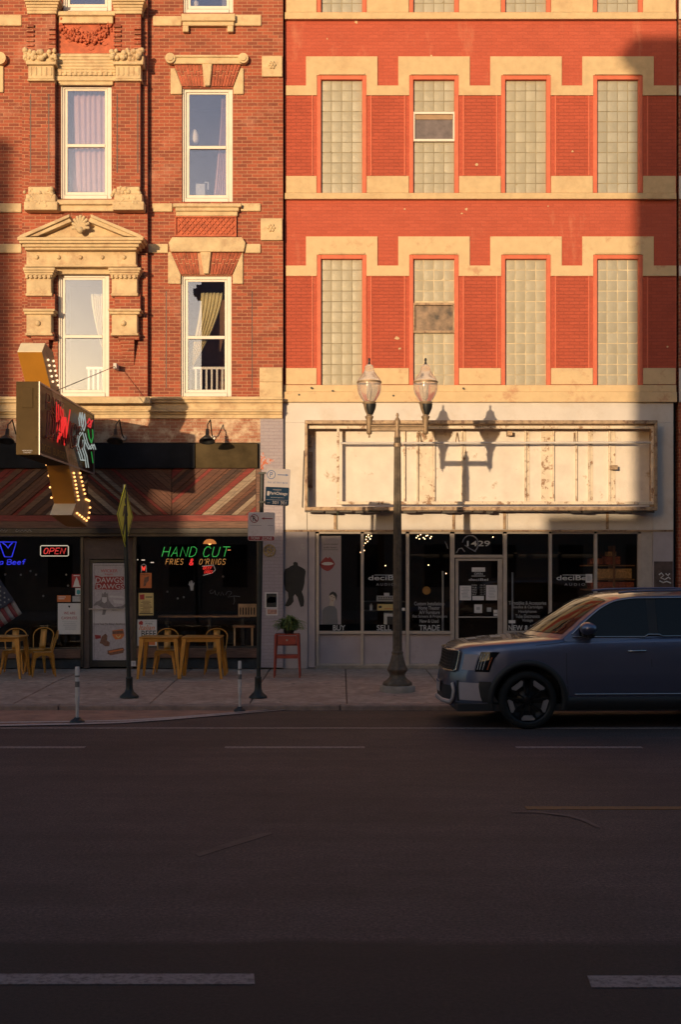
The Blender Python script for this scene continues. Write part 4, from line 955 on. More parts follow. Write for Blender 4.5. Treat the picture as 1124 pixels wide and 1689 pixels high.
mb = MB(); mb.pb(-400, 132.3, 1086.2, 1102, YG-.04, YG+.3); mb.pb(224.7, 423.4, 1085.2, 1102, YG-.04, YG+.3); mb.each('kick_base', mat('dark_teal_base', (.035, .04, .045), .7, var=.3), LB)
mb = MB(); mb.pb(137.2, 218.8, 885.5, 922, YG-.02, YG+.2); mb.pb(137.2, 147, 922, 1102, YG-.02, YG+.2); mb.pb(213, 218.8, 922, 1102, YG-.02, YG+.2); mb.build('stucco_header', M['stucco'], LB)
for (a, b, c, d) in ((-15.8, 132.2, 885.3, 1067.8), (224.8, 423.2, 885.3, 1065.8), (-164, -20.5, 885.3, 1067.8)): MB().pb(a, b, c, d, YG, YG+.008).build('shop_pane', M['glass'], LB)
it = MB(); x0, x1, y0, y1, z0, z1 = X(-170), X(427), YG+.07, 28.5, 0.16, Z(876)
it.quad([(x0, y1, z0), (x1, y1, z0), (x1, y1, z1), (x0, y1, z1)]); it.quad([(x0, y0, z0), (x0, y1, z0), (x0, y1, z1), (x0, y0, z1)]); it.quad([(x1, y0, z0), (x1, y1, z0), (x1, y1, z1), (x1, y0, z1)])
it.quad([(x0, y0, z0), (x1, y0, z0), (x1, y1, z0), (x0, y1, z0)]); it.quad([(x0, y0, z1), (x1, y0, z1), (x1, y1, z1), (x0, y1, z1)])
it.build('shop_interior', M['inner'], LB)
# door with poster
yd2 = YG+.04
mb = MB(); mb.pb(147.3, 152, 923, 1100, yd2-.03, yd2+.05); mb.pb(208.5, 212.8, 923, 1100, yd2-.03, yd2+.05); mb.pb(152, 208.5, 923, 928, yd2-.03, yd2+.05); mb.pb(152, 208.5, 1090, 1100, yd2-.03, yd2+.05)
ld = mb.build('door', M['blackm'], LB, bevel=.004)
mb = MB(); mb.tube([(X(146, yd2-.08), yd2-.08, Z(1004.5, yd2-.08)), (X(211, yd2-.08), yd2-.08, Z(1005, yd2-.08))], .011, 8); mb.build('push_bar', M['alu'], ld)
M['dposter'] = paper('door_poster_lilac', (0.42, 0.36, 0.37), .12); M['dgrey'] = paper('door_poster_grey', (0.20, 0.17, 0.17), .2); M['dbrown'] = paper('food_brown', (.20, .085, .05), .3); M['dlight'] = paper('poster_pale', (.52, .47, .47))
dp = note('door_poster', 'full height restaurant poster with red lettering on the black door', 'poster', 148+4.5, 208, 929, 1089, yd2-.032, M['dposter'], [
    ('WICKER', 166, 194, 939, 944, R_, .008), ('PARK', 173, 187, 946, 949, R_), ([(156, 949), (162, 950), (168, 952), (172, 951), (204, 951), (204, 955), (203, 960), (206, 971), (195, 973), (156, 972), (158, 960)], 0, 0, 0, 0, M['lipred']),
    ([(152.6, 1006), (208, 1006), (208, 1028), (152.6, 1028)], 0, 0, 0, 0, M['dlight'])], th=.006)
yy = yd2-.032-.0022; dpm = MB(); dms = [M['dlight'], M['dgrey'], M['dbrown'], M['orange'], K, M['lipred'], M['yel']]
dpm.text('DAWGS', X(158, yy), X(202, yy), Z(961, yy), Z(952.5, yy), yy, mi=0, bold=.0); dpm.text('DAWGS', X(159, yy), X(204, yy), Z(971, yy), Z(963, yy), yy, mi=0)
dpm.text("Come Taste The Dawg's Excellence", X(154, yy), X(206, yy), Z(1031.5, yy), Z(1027.5, yy), yy-.003, mi=4, bold=.0)
# grey sketch of a stone figure with a crown and outstretched arm
dpm.pprism([(167, 986), (168, 977), (170, 980), (173, 976), (176, 980), (178, 977), (178, 987), (181, 993), (188, 1001), (200, 1000), (206, 996), (207, 1000), (201, 1006), (186, 1007), (176, 1003), (173, 1014), (168, 1014), (170, 1003), (160, 998), (153, 1000), (158, 993), (165, 990)], yy, yy+.001, 1)
dpm.pprism([(168, 985), (176, 985), (176, 992), (172, 995), (168, 992)], yy-.002, yy-.001, 0)
dpm.pprism([(180, 982), (204, 984), (204, 987), (180, 985)], yy, yy+.001, 0); dpm.pprism([(186, 989), (204, 991), (203, 996), (188, 995)], yy, yy+.001, 0)
dpm.pprism([(168, 1049), (174, 1045), (177, 1049), (176, 1056), (181, 1060), (180, 1066), (173, 1066), (168, 1062), (164, 1061)], yy, yy+.001, 2); dpm.pprism([(156, 1047), (166, 1048), (166, 1053), (157, 1054)], yy, yy+.001, 5)
dpm.pprism([(185, 1040), (203, 1037), (205, 1048), (200, 1054), (190, 1055), (185, 1048)], yy, yy+.001, 3); dpm.pprism([(185, 1041), (203, 1040), (204, 1045), (185, 1046)], yy-.002, yy-.001, 2); dpm.pprism([(191, 1047), (195, 1051), (199, 1047), (199, 1049), (195, 1053), (191, 1049)], yy-.002, yy-.001, 6)
dpm.pprism([(177, 1073), (203, 1068), (205, 1072), (203, 1077), (182, 1081), (177, 1078)], yy, yy+.001, 2); dpm.pprism([(179, 1074), (203, 1070), (203, 1072), (180, 1077)], yy-.002, yy-.001, 3)
dpm.pb(154.5, 155.2, 932, 1087, yy, yy+.001, 1); dpm.pb(154.5, 208, 932, 932.8, yy-.003, yy-.002, 1)
dpm.build('poster_artwork', dms, dp)
tag(MB().pprism([(216, 1093), (221, 1089), (224, 1092), (222, 1098), (217, 1099)], YG-.10, YG-.095).build('sticker', M['dlight'], None, loc=(X(220), YG-.1, Z(1098))), 'torn pale sticker near the ground right of the poster door', 'sticker') if False else None
# papers on the restaurant windows
yg = YG-.004
note('flyer', 'red flyer with a white bottle shape in the restaurant window', 'flyer', 118, 134, 947, 969, yg, M['redink'], [([(126, 951), (129, 958), (131, 966), (121, 966), (123, 958)], 0, 0, 0, 0, W_), (None, 120, 132, 966, 968, W_), (None, 121, 131, 948.5, 950, W_)])
note('sticker', 'small white badge with teal centre under the red flyer', 'sticker', 124, 133.5, 970, 982, yg, W_, [([(126, 974), (129, 972.5), (132, 974), (132, 979), (129, 981), (126, 979)], 0, 0, 0, 0, M['teal'])])
note('sticker', 'small grey sign with white print below the teal badge', 'sticker', 119, 133, 983, 992.5, yg, G, [('NOW', 121, 130, 984.5, 987.5, W_), ('HIRING', 121, 131, 988.5, 991, W_)])
note('sticker', 'wide orange sticker above the cashless notice', 'sticker', 94, 116.5, 982, 993, yg, M['orange'], [(None, 96, 108, 984, 985.2, W_), (None, 96, 106, 987, 988.2, W_)])
note('notice', 'large white notice reading we are cashless in the restaurant window', 'notice', 95, 134, 995, 1046, yg, W_, [('WE ARE', 105, 124, 1009, 1013.5, M['redink']), ('CASHLESS', 101, 127, 1017, 1021.5, M['redink']), (None, 102, 127, 1024.5, 1025, G)]+[(None, 103+random.uniform(0, 4), 127-random.uniform(0, 4), 1027.5+3.2*i, 1028.3+3.2*i, G) for i in range(4)]+[([(111.5, 999), (116, 999), (114, 1003)], 0, 0, 0, 0, K)])
note('flyer', 'orange flyer with a dark food picture left of the green neon', 'flyer', 231, 250, 945, 970, yg, M['orange'], [('MENU', 233, 247, 946.5, 949, K), ([(238, 953), (246, 950), (245, 958), (241, 962), (240, 967), (236, 967)], 0, 0, 0, 0, M['dbrown'])])
note('menu', 'yellow menu sheet below the orange flyer', 'menu', 228.5, 253, 978, 1015, yg, M['yel'], lines(231, 251, 991, 1012, 10, M['dbrown'], 5)+[([(230, 981), (238, 980), (238, 989), (231, 989)], 0, 0, 0, 0, M['redink']), (None, 240, 251, 984, 985.5, K), (None, 229.5, 252, 1011.5, 1013, K)])
note('poster', 'white poster reading italian beef behind the left table', 'poster', 226, 258.5, 1022, 1065, yg, W_, [([(229, 1026), (233, 1023.5), (236, 1026), (235, 1031), (229, 1030)], 0, 0, 0, 0, M['redink']), ('WEST TOWN', 238, 254, 1024, 1026.5, G), ('PARK', 240, 252, 1027.5, 1030, K), ('Italian', 229, 255, 1031, 1039, M['orange'], .01, .3), ('BEEF', 233, 257, 1040, 1050, K, .012), ([(229, 1055), (236, 1051), (256, 1051), (256, 1064), (229, 1064)], 0, 0, 0, 0, M['orange'])])
note('poster', 'blue concert poster with white border on the mauve pier', 'poster', 437, 458.5, 977, 1003, YL-.026, W_, [(None, 439.5, 456.5, 979, 1001.5, K), ([(440, 987), (447, 984), (456, 985), (456, 993), (449, 995), (440, 994)], 0, 0, 0, 0, paper('concert_blue', (.06, .09, .32), .3))])
note('flyer', 'small pinkish flyer under the blue concert poster', 'flyer', 439, 458.5, 1003.5, 1015, YL-.026, W_, [([(441, 1005), (457, 1005), (457, 1013), (441, 1013)], 0, 0, 0, 0, paper('pink_print', (.5, .26, .2), .4))])
note('sticker', 'torn pale sticker near the ground beside the poster door', 'sticker', 216, 224, 1090, 1099, YG-.065, M['dlight'], [([(218, 1092), (222, 1093), (220, 1097)], 0, 0, 0, 0, G)])
md = thing('wall_medallion', 'round brass openwork medallion on the mauve pier', 'medallion', (X(444.5), YL-.03, Z(908))); m_ = MB(); c0 = (X(444.5, 23.8), 23.81, Z(908, 23.8))
for r in (.112, .035): m_.tube([(c0[0]+r*math.cos(a), c0[1], c0[2]+r*math.sin(a)) for a in [k*math.pi/12 for k in range(24)]], .012, 6, closed=True)
for k in range(8): a = k*math.pi/4; m_.tube([(c0[0]+.035*math.cos(a), c0[1], c0[2]+.035*math.sin(a)), (c0[0]+.07*math.cos(a+.3), c0[1], c0[2]+.07*math.sin(a+.3)), (c0[0]+.112*math.cos(a), c0[1], c0[2]+.112*math.sin(a))], .009, 5)
m_.build('openwork_ring', mat('aged_brass', (.42, .29, .12), .5, .4, var=.2), md)
# flag in the window
fl = MB(); yf = YG+.25
def flag_px(u, v): return 22+.55*u-.83*v, 990+.83*u+.55*v
for k in range(13):
    P = []
    for i in range(17):
        row = []
        for j in (0, 1):
            px_, py_ = flag_px(-70+i*6.0, (k+j)*7.0); row.append((X(px_, yf), yf+.02*math.sin(i*.7+k*.3+j*.3), Z(py_, yf)))
        P.append(row)
    fl.grid(P, mi=(k+1) % 2)
flag = fl.build('flag', [paper('flag_red', (.22, .02, .025)), paper('flag_white', (.30, .26, .25))], None, loc=(X(10, yf), yf, Z(1050, yf)))
tag(flag, 'American flag hanging slantwise behind the restaurant window at the far left', 'flag')
sd = flag.modifiers.new('t', 'SOLIDIFY'); sd.thickness = .004
ca = MB(); ca.pprism([flag_px(-71, -.5), flag_px(0, -.5), flag_px(0, 49), flag_px(-71, 49)], yf-.05, yf-.04); cn_ = ca.build('canton', paper('flag_blue', (.012, .02, .06)), flag)
sr = MB()
for i in range(9):
    for j in range(6):
        px_, py_ = flag_px(-5-i*6.4, 5+j*8+(i % 2)*4)
        if (i % 2 and j == 5): continue
        sr.prism([(X(px_, yf)+.024*(1 if q % 2 == 0 else .42)*math.sin(q*math.pi/5), Z(py_, yf)+.024*(1 if q % 2 == 0 else .42)*math.cos(q*math.pi/5)) for q in range(10)], yf-.056, yf-.051)
sr.build('stars', M['grey'], cn_)
# ================================================================ NEON
NF = {'K': [[(0,0),(0,1)],[(.58,1),(0,.42)],[(.15,.58),(.6,0)]], 'H': [[(0,0),(0,1)],[(.6,0),(.6,1)],[(0,.5),(.6,.5)]], 'A': [[(0,0),(.3,1),(.6,0)],[(.1,.35),(.5,.35)]], 'N': [[(0,0),(0,1),(.6,0),(.6,1)]],
 'D': [[(0,0),(0,1),(.3,1),(.55,.8),(.6,.5),(.55,.2),(.3,0),(0,0)]], 'C': [[(.6,.82),(.45,1),(.18,1),(.02,.75),(0,.3),(.15,0),(.45,0),(.6,.2)]], 'U': [[(0,1),(0,.25),(.12,0),(.48,0),(.6,.25),(.6,1)]],
 'T': [[(0,1),(.7,1)],[(.35,1),(.35,0)]], 'F': [[(0,0),(0,1),(.55,1)],[(0,.52),(.45,.52)]], 'R': [[(0,0),(0,1),(.4,1),(.55,.85),(.55,.65),(.4,.5),(0,.5)],[(.3,.5),(.6,0)]],
 'I': [[(.15,0),(.15,1)]], 'E': [[(.55,1),(0,1),(0,0),(.55,0)],[(0,.52),(.45,.52)]], 'S': [[(.55,.85),(.4,1),(.15,1),(0,.85),(.05,.6),(.5,.42),(.58,.2),(.42,0),(.12,0),(0,.15)]],
 '&': [[(.6,0),(.1,.7),(.15,.95),(.35,1),(.45,.8),(.05,.35),(.05,.1),(.25,0),(.45,.1),(.6,.4)]], 'O': [[(.3,0),(.08,.12),(0,.5),(.08,.88),(.3,1),(.52,.88),(.6,.5),(.52,.12),(.3,0)]],
 "'": [[(.1,1),(.05,.75)]], 'G': [[(.6,.82),(.42,1),(.18,1),(.02,.75),(0,.3),(.15,0),(.45,0),(.6,.25),(.6,.48),(.35,.48)]], 'P': [[(0,0),(0,1),(.42,1),(.58,.85),(.58,.62),(.42,.47),(0,.47)]],
 'B': [[(0,0),(0,1),(.38,1),(.5,.88),(.5,.65),(.38,.52),(0,.52)],[(.38,.52),(.56,.4),(.56,.15),(.4,0),(0,0)]], 'V': [[(0,1),(.3,0),(.6,1)]], 'W': [[(0,1),(.18,0),(.35,.7),(.52,0),(.7,1)]],
 'e': [[(0,.32),(.5,.32),(.45,.55),(.25,.65),(.05,.5),(0,.25),(.15,0),(.45,.05)]], 'f': [[(.45,.95),(.3,1),(.2,.85),(.2,0)],[(0,.6),(.4,.6)]], 'n': [[(0,0),(0,.62)],[(0,.45),(.25,.65),(.45,.5),(.45,0)]], 'a': [[(.45,.6),(.15,.6),(0,.3),(.15,0),(.45,.15)],[(.45,.62),(.45,0)]], 'i': [[(.1,0),(.1,.6)]]}
def neon(mb, s, a, b, c, d, y, r, slant=0.25, mi=0, sp=.28):
    wds = []; x = 0
    for ch in s:
        if ch == ' ': x += .45; continue
        w_ = max(p[0] for st_ in NF[ch] for p in st_); wds.append((ch, x)); x += w_+sp
    tot = x-sp+slant; x0, x1, z0, z1 = X(a, y), X(b, y), Z(d, y), Z(c, y)
    for ch, ox in wds:
        for st_ in NF[ch]:
            mb.tube([(x0+(ox+p[0]+slant*p[1])*(x1-x0)/tot, y, z0+p[1]*(z1-z0)) for p in st_], r, 6, mi)
def bars(mb, pts, y):
    for a, b in pts: mb.cyl((X(a, y), y+.06, Z(b, y)), (X(a, y), y+.06, Z(872, y)), .003, n=4)
yn = YG+.10
t = thing('neon_sign', 'green neon sign reading HAND CUT in the restaurant window', 'neon sign', (X(323, yn), yn, Z(920)))
m_ = MB(); neon(m_, 'HAND CUT', 267, 380, 902, 918, yn, .0068); m_.build('green_tubing', emit('neon_green', (.07, .72, .12), .62), t)
m_ = MB(); neon(m_, 'FRIES', 273, 303, 922, 931, yn, .005, sp=.36); neon(m_, "O'RINGS", 328, 373, 922, 931, yn, .005, sp=.36); m_.build('amber_tubing', emit('neon_amber', (1, .42, .10), .62), t)
m_ = MB(); neon(m_, '&', 312, 320, 922, 932, yn, .012); m_.build('red_tubing', emit('neon_red', (1, .03, .03), 1.0), t)
m_ = MB(); bars(m_, ((280, 900), (368, 900)), yn); m_.build('hanging_wire', K, t)
t = thing('neon_sign', 'small red neon hot dog shaped sign hanging below the RINGS lettering', 'neon sign', (X(344, yn), yn, Z(949)))
m_ = MB(); neon(m_, 'BEEF', 335, 350, 934.5, 939, yn+.1, .006); neon(m_, 'DOGS', 337, 351, 941, 945.5, yn+.1, .006); m_.build('red_tubing', emit('neon_dim_red', (1, .03, .02), .8), t)
m_ = MB(); m_.tube([(X(a, yn+.1), yn+.12, Z(b, yn+.1)) for a, b in ((333, 934), (352, 932), (355, 940), (350, 945), (335, 949))], .006, 6); m_.build('white_outline', emit('neon_dim_white', (.8, .6, .5), .35), t)
t = thing('neon_sign', 'red neon OPEN sign inside a rounded white neon border', 'neon sign', (X(89.5, yn), yn, Z(917)))
m_ = MB(); neon(m_, 'OPEN', 71, 108, 904, 913.5, yn, .007); m_.build('red_tubing', emit('neon_red_open', (1, .06, .05), 1.0), t)
m_ = MB(); m_.tube([(X(a, yn), yn, Z(b, yn)) for a, b in ((68, 900), (111, 900), (112.5, 901.5), (112.5, 915.5), (111, 917), (68, 917), (66.5, 915.5), (66.5, 901.5))], .009, 6, closed=True); m_.build('white_border', emit('neon_white', (1, .85, .62), .62), t)
m_ = MB(); bars(m_, ((75, 899), (104, 899)), yn); m_.build('hanging_wire', K, t)
t = thing('neon_sign', 'blue neon V with lettering below at the far left window', 'neon sign', (X(10, yn), yn, Z(932)))
m_ = MB()
m_.tube([(X(a, yn), yn, Z(b, yn)) for a, b in ((-2, 894), (26.5, 894), (19, 918.5), (7, 918.5), (-2, 894))], .011, 6); m_.tube([(X(a, yn), yn, Z(b, yn)) for a, b in ((4, 895.5), (9, 899), (13, 904), (16, 899), (20, 895.5))], .012, 6)
neon(m_, 'Vienna Beef', -36, 42, 923, 931, yn, .009, slant=.1, sp=.16); m_.build('blue_tubing', emit('neon_blue', (.03, .04, 1.0), .75), t)
t = thing('neon_sign', 'tiny red neon sign above the orange flyer', 'neon sign', (X(237, yn), yn, Z(944)))
m_ = MB(); neon(m_, 'W', 234.5, 239, 934, 941, yn, .012, slant=0); m_.build('red_tubing', emit('neon_red_small', (1, .05, .03), 1.2), t)
m_ = MB(); m_.tube([(X(a, yn), yn, Z(b, yn)) for a, b in ((233, 944), (233, 933), (237, 930), (241, 933), (241, 944))], .005, 5); m_.build('white_outline', emit('neon_dim_white2', (.8, .6, .5), .3), t)
# pendant lamps, ceiling spots in the restaurant
t = thing('pendant_lamp', 'lit amber dome pendant lamp above the HAND CUT sign', 'lamp', (X(346, 25), 25, Z(897, 25)))
m_ = MB(); m_.lathe([(.01, .10), (.07, .09), (.12, .05), (.14, 0.0), (.135, 0.0), (.11, .045), (.01, .085)], (X(346, 25), 25, Z(897, 25)), 24, caps=False); m_.build('shade', emit('amber_shade', (1, .32, .08), .55, (.3, .12, .04)), t)
m_ = MB(); m_.ball((X(346, 25), 25, Z(896, 25)), .035, 10, 6); m_.build('bulb', M['bulb'], t)
m_ = MB(); m_.cyl((X(346, 25), 25, Z(889, 25)), (X(346, 25), 25, Z(877, 25)), .006); m_.build('cord', K, t)
for i, (x, y, d, lab) in enumerate(((225, 924, 24.6, 'small white ceiling spot far left behind the right restaurant window'), (236, 924.5, 25, 'middle ceiling spot above the tiny neon sign'), (251, 928.5, 25.6, 'rightmost of the three ceiling spots above the orange flyer'), (378, 908, 26.5, 'tiny amber lamp right of the HAND CUT neon'))):
    m_ = MB(); m_.cyl((X(x, d), d, Z(y, d)), (X(x, d), d, Z(y, d)+.02), .035, n=14); tag(m_.build('ceiling_spot', emit('spot', (1, .8, .6) if i < 3 else (1, .3, .1), .7), None, loc=(X(x, d), d, Z(y, d))), lab, 'lamp', 'ceiling spots in the restaurant')
random.seed(5)
dec = MB(); d = 24.9
for (x, y) in ((8, 948), (34, 948), (59, 948), (109, 948), (112, 966), (71, 983), (50, 942), (276, 976), (293, 987), (303, 985), (368, 951)): dec.ball((X(x, d), d, Z(y, d)), .022, 8, 5)
tag(dec.build('paper_ghosts', G, None, loc=(X(60, d), d, Z(966, d))), 'row of tiny pale decorations strung in the dark restaurant', 'decoration')
hd_ = MB(); c_ = (X(316, YG-.006), YG-.006, Z(968, YG-.006))
hd_.pprism([(312, 960), (313, 958.5), (314, 963), (314.5, 957.5), (315.7, 957.5), (316, 963), (317, 957.5), (318, 958), (317.8, 963.5), (319.6, 960.5), (320.8, 961.5), (319, 967), (318.6, 974), (314.4, 974), (313.4, 967), (310.6, 964), (311.3, 963)], YG-.006, YG-.002)
tag(hd_.build('hand_sticker', G, None, loc=c_), 'grey open hand sticker on the restaurant window under the neon lettering', 'sticker')
sc_ = MB()
for pts in ([(350, 973), (346, 975), (347, 979), (352, 978), (354, 974), (356, 981)], [(358, 983), (361, 977), (364, 983), (366, 976), (369, 982)], [(372, 981), (375, 976), (380, 975), (382, 978), (376, 985), (386, 983), (396, 984)], [(386, 984), (387, 992), (385, 997)]): sc_.tube([(X(a, YG-.006), YG-.006, Z(b, YG-.006)) for a, b in pts], .006, 4)
tag(sc_.build('scratched_tag', mat('scratch_grey', (.16, .15, .15), .6), None, loc=(X(370), YG-.006, Z(990))), 'faint grey scratched scrawl on the right restaurant window', 'graffiti')
# inside furniture : counter and slatted wooden chair
ct = MB(); ct.box(X(262, 24.5), X(412, 24.5), 24.4, 24.9, Z(1018, 24.5), Z(1015.5, 24.5)); 
tb_ = thing('counter_table', 'long dark wooden table just inside the restaurant window', 'table', (X(330, 24.5), 24.6, .16)); ct.build('table_top', M['oak'], tb_)
for x in (275, 345, 400): MB().box(X(x, 24.6)-.03, X(x, 24.6)+.03, 24.6, 24.66, .16, Z(1018, 24.5)).build('leg', M['blackm'], tb_)
wcx = thing('slatted_chair', 'light wooden chair with slatted back inside the restaurant by the pier', 'chair', (X(406, 24.35), 24.35, .16))
yq = 24.33; mm = MB(); mm.pb(393, 423, 996, 1002, yq, yq+.03); mm.pb(393, 423, 1014, 1017, yq, yq+.03); mm.pb(393, 395.5, 1002, 1014, yq, yq+.03); mm.pb(420.5, 423, 1002, 1014, yq, yq+.03)
for k in range(5): mm.pb(397.5+k*4.6, 399.8+k*4.6, 1002, 1014, yq+.005, yq+.025)
mm.build('backrest', M['pine'], wcx)
MB().box(X(385, yq), X(421, yq), yq-.40+.3, yq+.25, Z(1035, yq), Z(1031.5, yq)).build('seat', M['oak'], wcx)
for x in (386, 415): 
    MB().box(X(x, yq), X(x+3, yq), yq-.08, yq-.045, .16, Z(1035, yq)).build('leg', M['pine'], wcx)
# ================================================================ GOOSENECK LAMPS
def goose(x, label, first=None):
    if first is not None:
        c = copy_tree(first); c.location.x += X(x)-X(348); c['label'] = label; return c
    base = (X(348)+.06, YL-.02, Z(724)); t = thing('gooseneck_lamp', label, 'lamp', base, 'black gooseneck lamps over the signboard')
    h = (base[0]-.03, YL-.82, Z(738)+.02)
    m_ = MB(); m_.lathe([(.02, .26), (.035, .25), (.04, .13), (.05, .12), (.14, .03), (.155, 0), (.15, 0), (.13, .03), (.045, .11), (.01, .115)], (0, 0, 0), 24, caps=False)
    R = Matrix.Rotation(math.radians(-18), 3, 'X'); m_.v = [tuple(R @ Vector(v)+Vector(h)) for v in m_.v]; m_.build('shade', M['blackm'], t)
    m_ = MB(); tp_ = R @ Vector((0, 0, .25))+Vector(h); m_.tube([(base[0], base[1]-.02, base[2]), (base[0], base[1]-.25, base[2]+.06), (base[0], base[1]-.5, base[2]+.30), (tp_.x, tp_.y+.12, tp_.z+.13), (tp_.x, tp_.y+.03, tp_.z+.10), tuple(tp_)], .013, 8); m_.build('arm', M['blackm'], t)
    m_ = MB(); m_.cyl((base[0], base[1], base[2]), (base[0], base[1]-.05, base[2]), .06, .045, 16); m_.build('wall_plate', M['alu'], t)
    return t
g1 = goose(348, 'black gooseneck lamp in the sun above the brown signboard')
goose(202, 'black gooseneck lamp in shade between the projecting sign and the yellow crossing sign', g1)
goose(30, 'black gooseneck lamp mostly hidden behind the projecting sign', g1)
# ================================================================ PROJECTING SIGN
xa, xb = -5.14, -4.78; ya, yb_ = 19.1, 23.35; zt, zb = 5.12, 3.96
M['signbrown'] = mat('brown_enamel_cabinet', (.095, .058, .024), .85, 0, var=.15, scale=2, bmp=.1, spec=.15, dirt=(.13, .08, .04), dirt_amt=(.62, .85)); M['signface'] = mat('maroon_sign_face', (.055, .022, .016), .4, var=.2, bmp=.05)
PS = thing('projecting_sign', 'brown box sign with neon lettering projecting over the sidewalk, pierced by an orange arrow', 'sign', ((xa+xb)/2, yb_, zb))
MB().box(xa, xb, ya, yb_, zb, zt).build('cabinet', M['signbrown'], PS, bevel=.01)
m_ = MB(); m_.box(xa+.09, xb-.09, ya-.012, ya-.001, zt-.42, zt-.10); 
for z in (zt-.25, zt-.88):
    for x in (xa+.05, xb-.05): m_.cyl((x, ya-.012, z), (x, ya, z), .012, n=8)
m_.each('access_panel', M['signbrown'], PS, bevel=.006)
m_ = MB(); m_.text('NEON WORKS', xa+.10, xb-.10, zb+.055, zb+.075, ya-.004); m_.text('CHICAGO', xa+.12, xb-.12, zb+.025, zb+.045, ya-.004); m_.build('maker_lettering', M['dlight'], PS)
m_ = MB(); m_.box(xb-.004+.005, xb+.006, ya+.03, yb_-.03, zb+.03, zt-.03); face = m_.build('face', M['signface'], PS)
m_ = MB()
for (y0, y1, z0, z1) in ((ya, yb_, zt-.03, zt), (ya, yb_, zb, zb+.03), (ya, ya+.03, zb+.03, zt-.03), (yb_-.03, yb_, zb+.03, zt-.03)): m_.box(xb+.001, xb+.016, y0, y1, z0, z1)
m_.build('trim', M['alu'], PS)
def side(mb, s, y0, y1, z0, z1, r, slant=.12, x=xb+.05, off=0.0):      # lettering on the side face, read along +y
    x_ = 0; L = []
    for ch in s:
        w_ = max(p[0] for st_ in NF[ch] for p in st_); L.append((ch, x_)); x_ += w_+.22
    tot = x_-.22+slant
    for ch, ox in L:
        for st_ in NF[ch]: mb.tube([(x, y0+(ox+p[0]+slant*p[1])*(y1-y0)/tot, z0+p[1]*(z1-z0)) for p in st_], r, 6)
M['tubeoff'] = mat('unlit_red_tube', (.30, .07, .05), .2, var=.1, bmp=0)
m_ = MB()
for k, dx in enumerate((0, .05)):
    side(m_, 'DAWGS', ya+.25+dx, yb_-1.4, zb+.30+k*.03, zt-.42, .012, x=xb+.06+k*.03)
m_.text('x', 0, 1, 0, 1, 0) if False else None
side(m_, 'PARK', ya+.25, ya+1.5, zt-.40, zt-.15, .010)
m_.build('unlit_tubing', M['tubeoff'], PS)
m_ = MB()
for k in range(4): side(m_, 'W', ya+.75+k*.10, ya+1.95-k*.10, zb+.30+k*.06, zt-.20-k*.03, .010, x=xb+.06+.02*k)
m_.build('lit_red_tubing', emit('sign_neon_red', (1, .035, .03), .9), PS)
def sidep(pts, mb, r, dx=.07): mb.tube([(xb+dx, a, b) for a, b in pts], r, 6)
m_ = MB()   # white dog like figure outline, generic strokes
for dx in (.06, .10):
    sidep([(21.75, 4.85), (21.85, 4.97), (21.95, 4.80), (22.05, 4.97), (22.15, 4.80), (22.0, 4.66), (21.85, 4.70), (21.75, 4.85)], m_, .010, dx)
    sidep([(21.9, 4.62), (21.6, 4.50), (21.5, 4.35), (21.8, 4.20), (21.9, 4.12), (22.15, 4.13)], m_, .010, dx); sidep([(22.1, 4.62), (22.3, 4.48), (22.6, 4.38), (22.9, 4.50), (23.05, 4.42)], m_, .010, dx)
    sidep([(22.1, 4.50), (22.0, 4.35), (22.25, 4.22), (22.4, 4.02)], m_, .010, dx)
m_.build('white_tubing', emit('sign_neon_white', (.75, .85, .8), .42), PS)
m_ = MB(); sidep([(22.5, 4.74), (22.6, 4.60), (22.8, 4.52), (22.95, 4.65), (22.9, 4.78)], m_, .012); sidep([(22.8, 4.35), (22.95, 4.15)], m_, .009); m_.build('green_tubing', emit('sign_neon_green', (.05, .7, .12), .35), PS)
m_ = MB(); sidep([(22.45, 4.85), (22.6, 4.95), (22.8, 4.9), (22.7, 4.8), (22.5, 4.8), (22.9, 4.95)], m_, .014); m_.build('red_flower_tubing', emit('sign_neon_red2', (1, .04, .05), .7), PS)
y_ = ya+.15
for wd_, L_ in (('DOGS', .7), ('BURGERS', 1.1), ('FRIES', .75), ('SHAKES', .95)):
    m_ = MB(); m_.text(wd_, y_, y_+L_-.12, zb+.08, zb+.20, 0, bold=.006); m_.v = [(xb+.012, a, c) for a, b, c in m_.v]; m_.build('gold_lettering', mat('gold_letters', (.30, .18, .03), .4), PS); y_ += L_+.08

# the arrow
M['arrow'] = mat('orange_enamel', (.56, .24, .03), .5, var=.06, scale=3, bmp=.05)
M['arrowside'] = mat('arrow_side_cream', (.50, .33, .18), .6, var=.15)
xl, xr = -5.17, -4.77
prof = [(19.5, 5.80), (19.28, 5.62), (19.75, 5.22), (21.3, 3.86), (21.75, 3.32), (21.42, 3.10), (22.75, 2.93), (23.0, 3.45), (22.55, 3.50), (22.1, 3.9), (20.45, 5.2), (20.02, 5.75)]
ar = MB(); ar.prism(prof, xl, xr, axis='x')
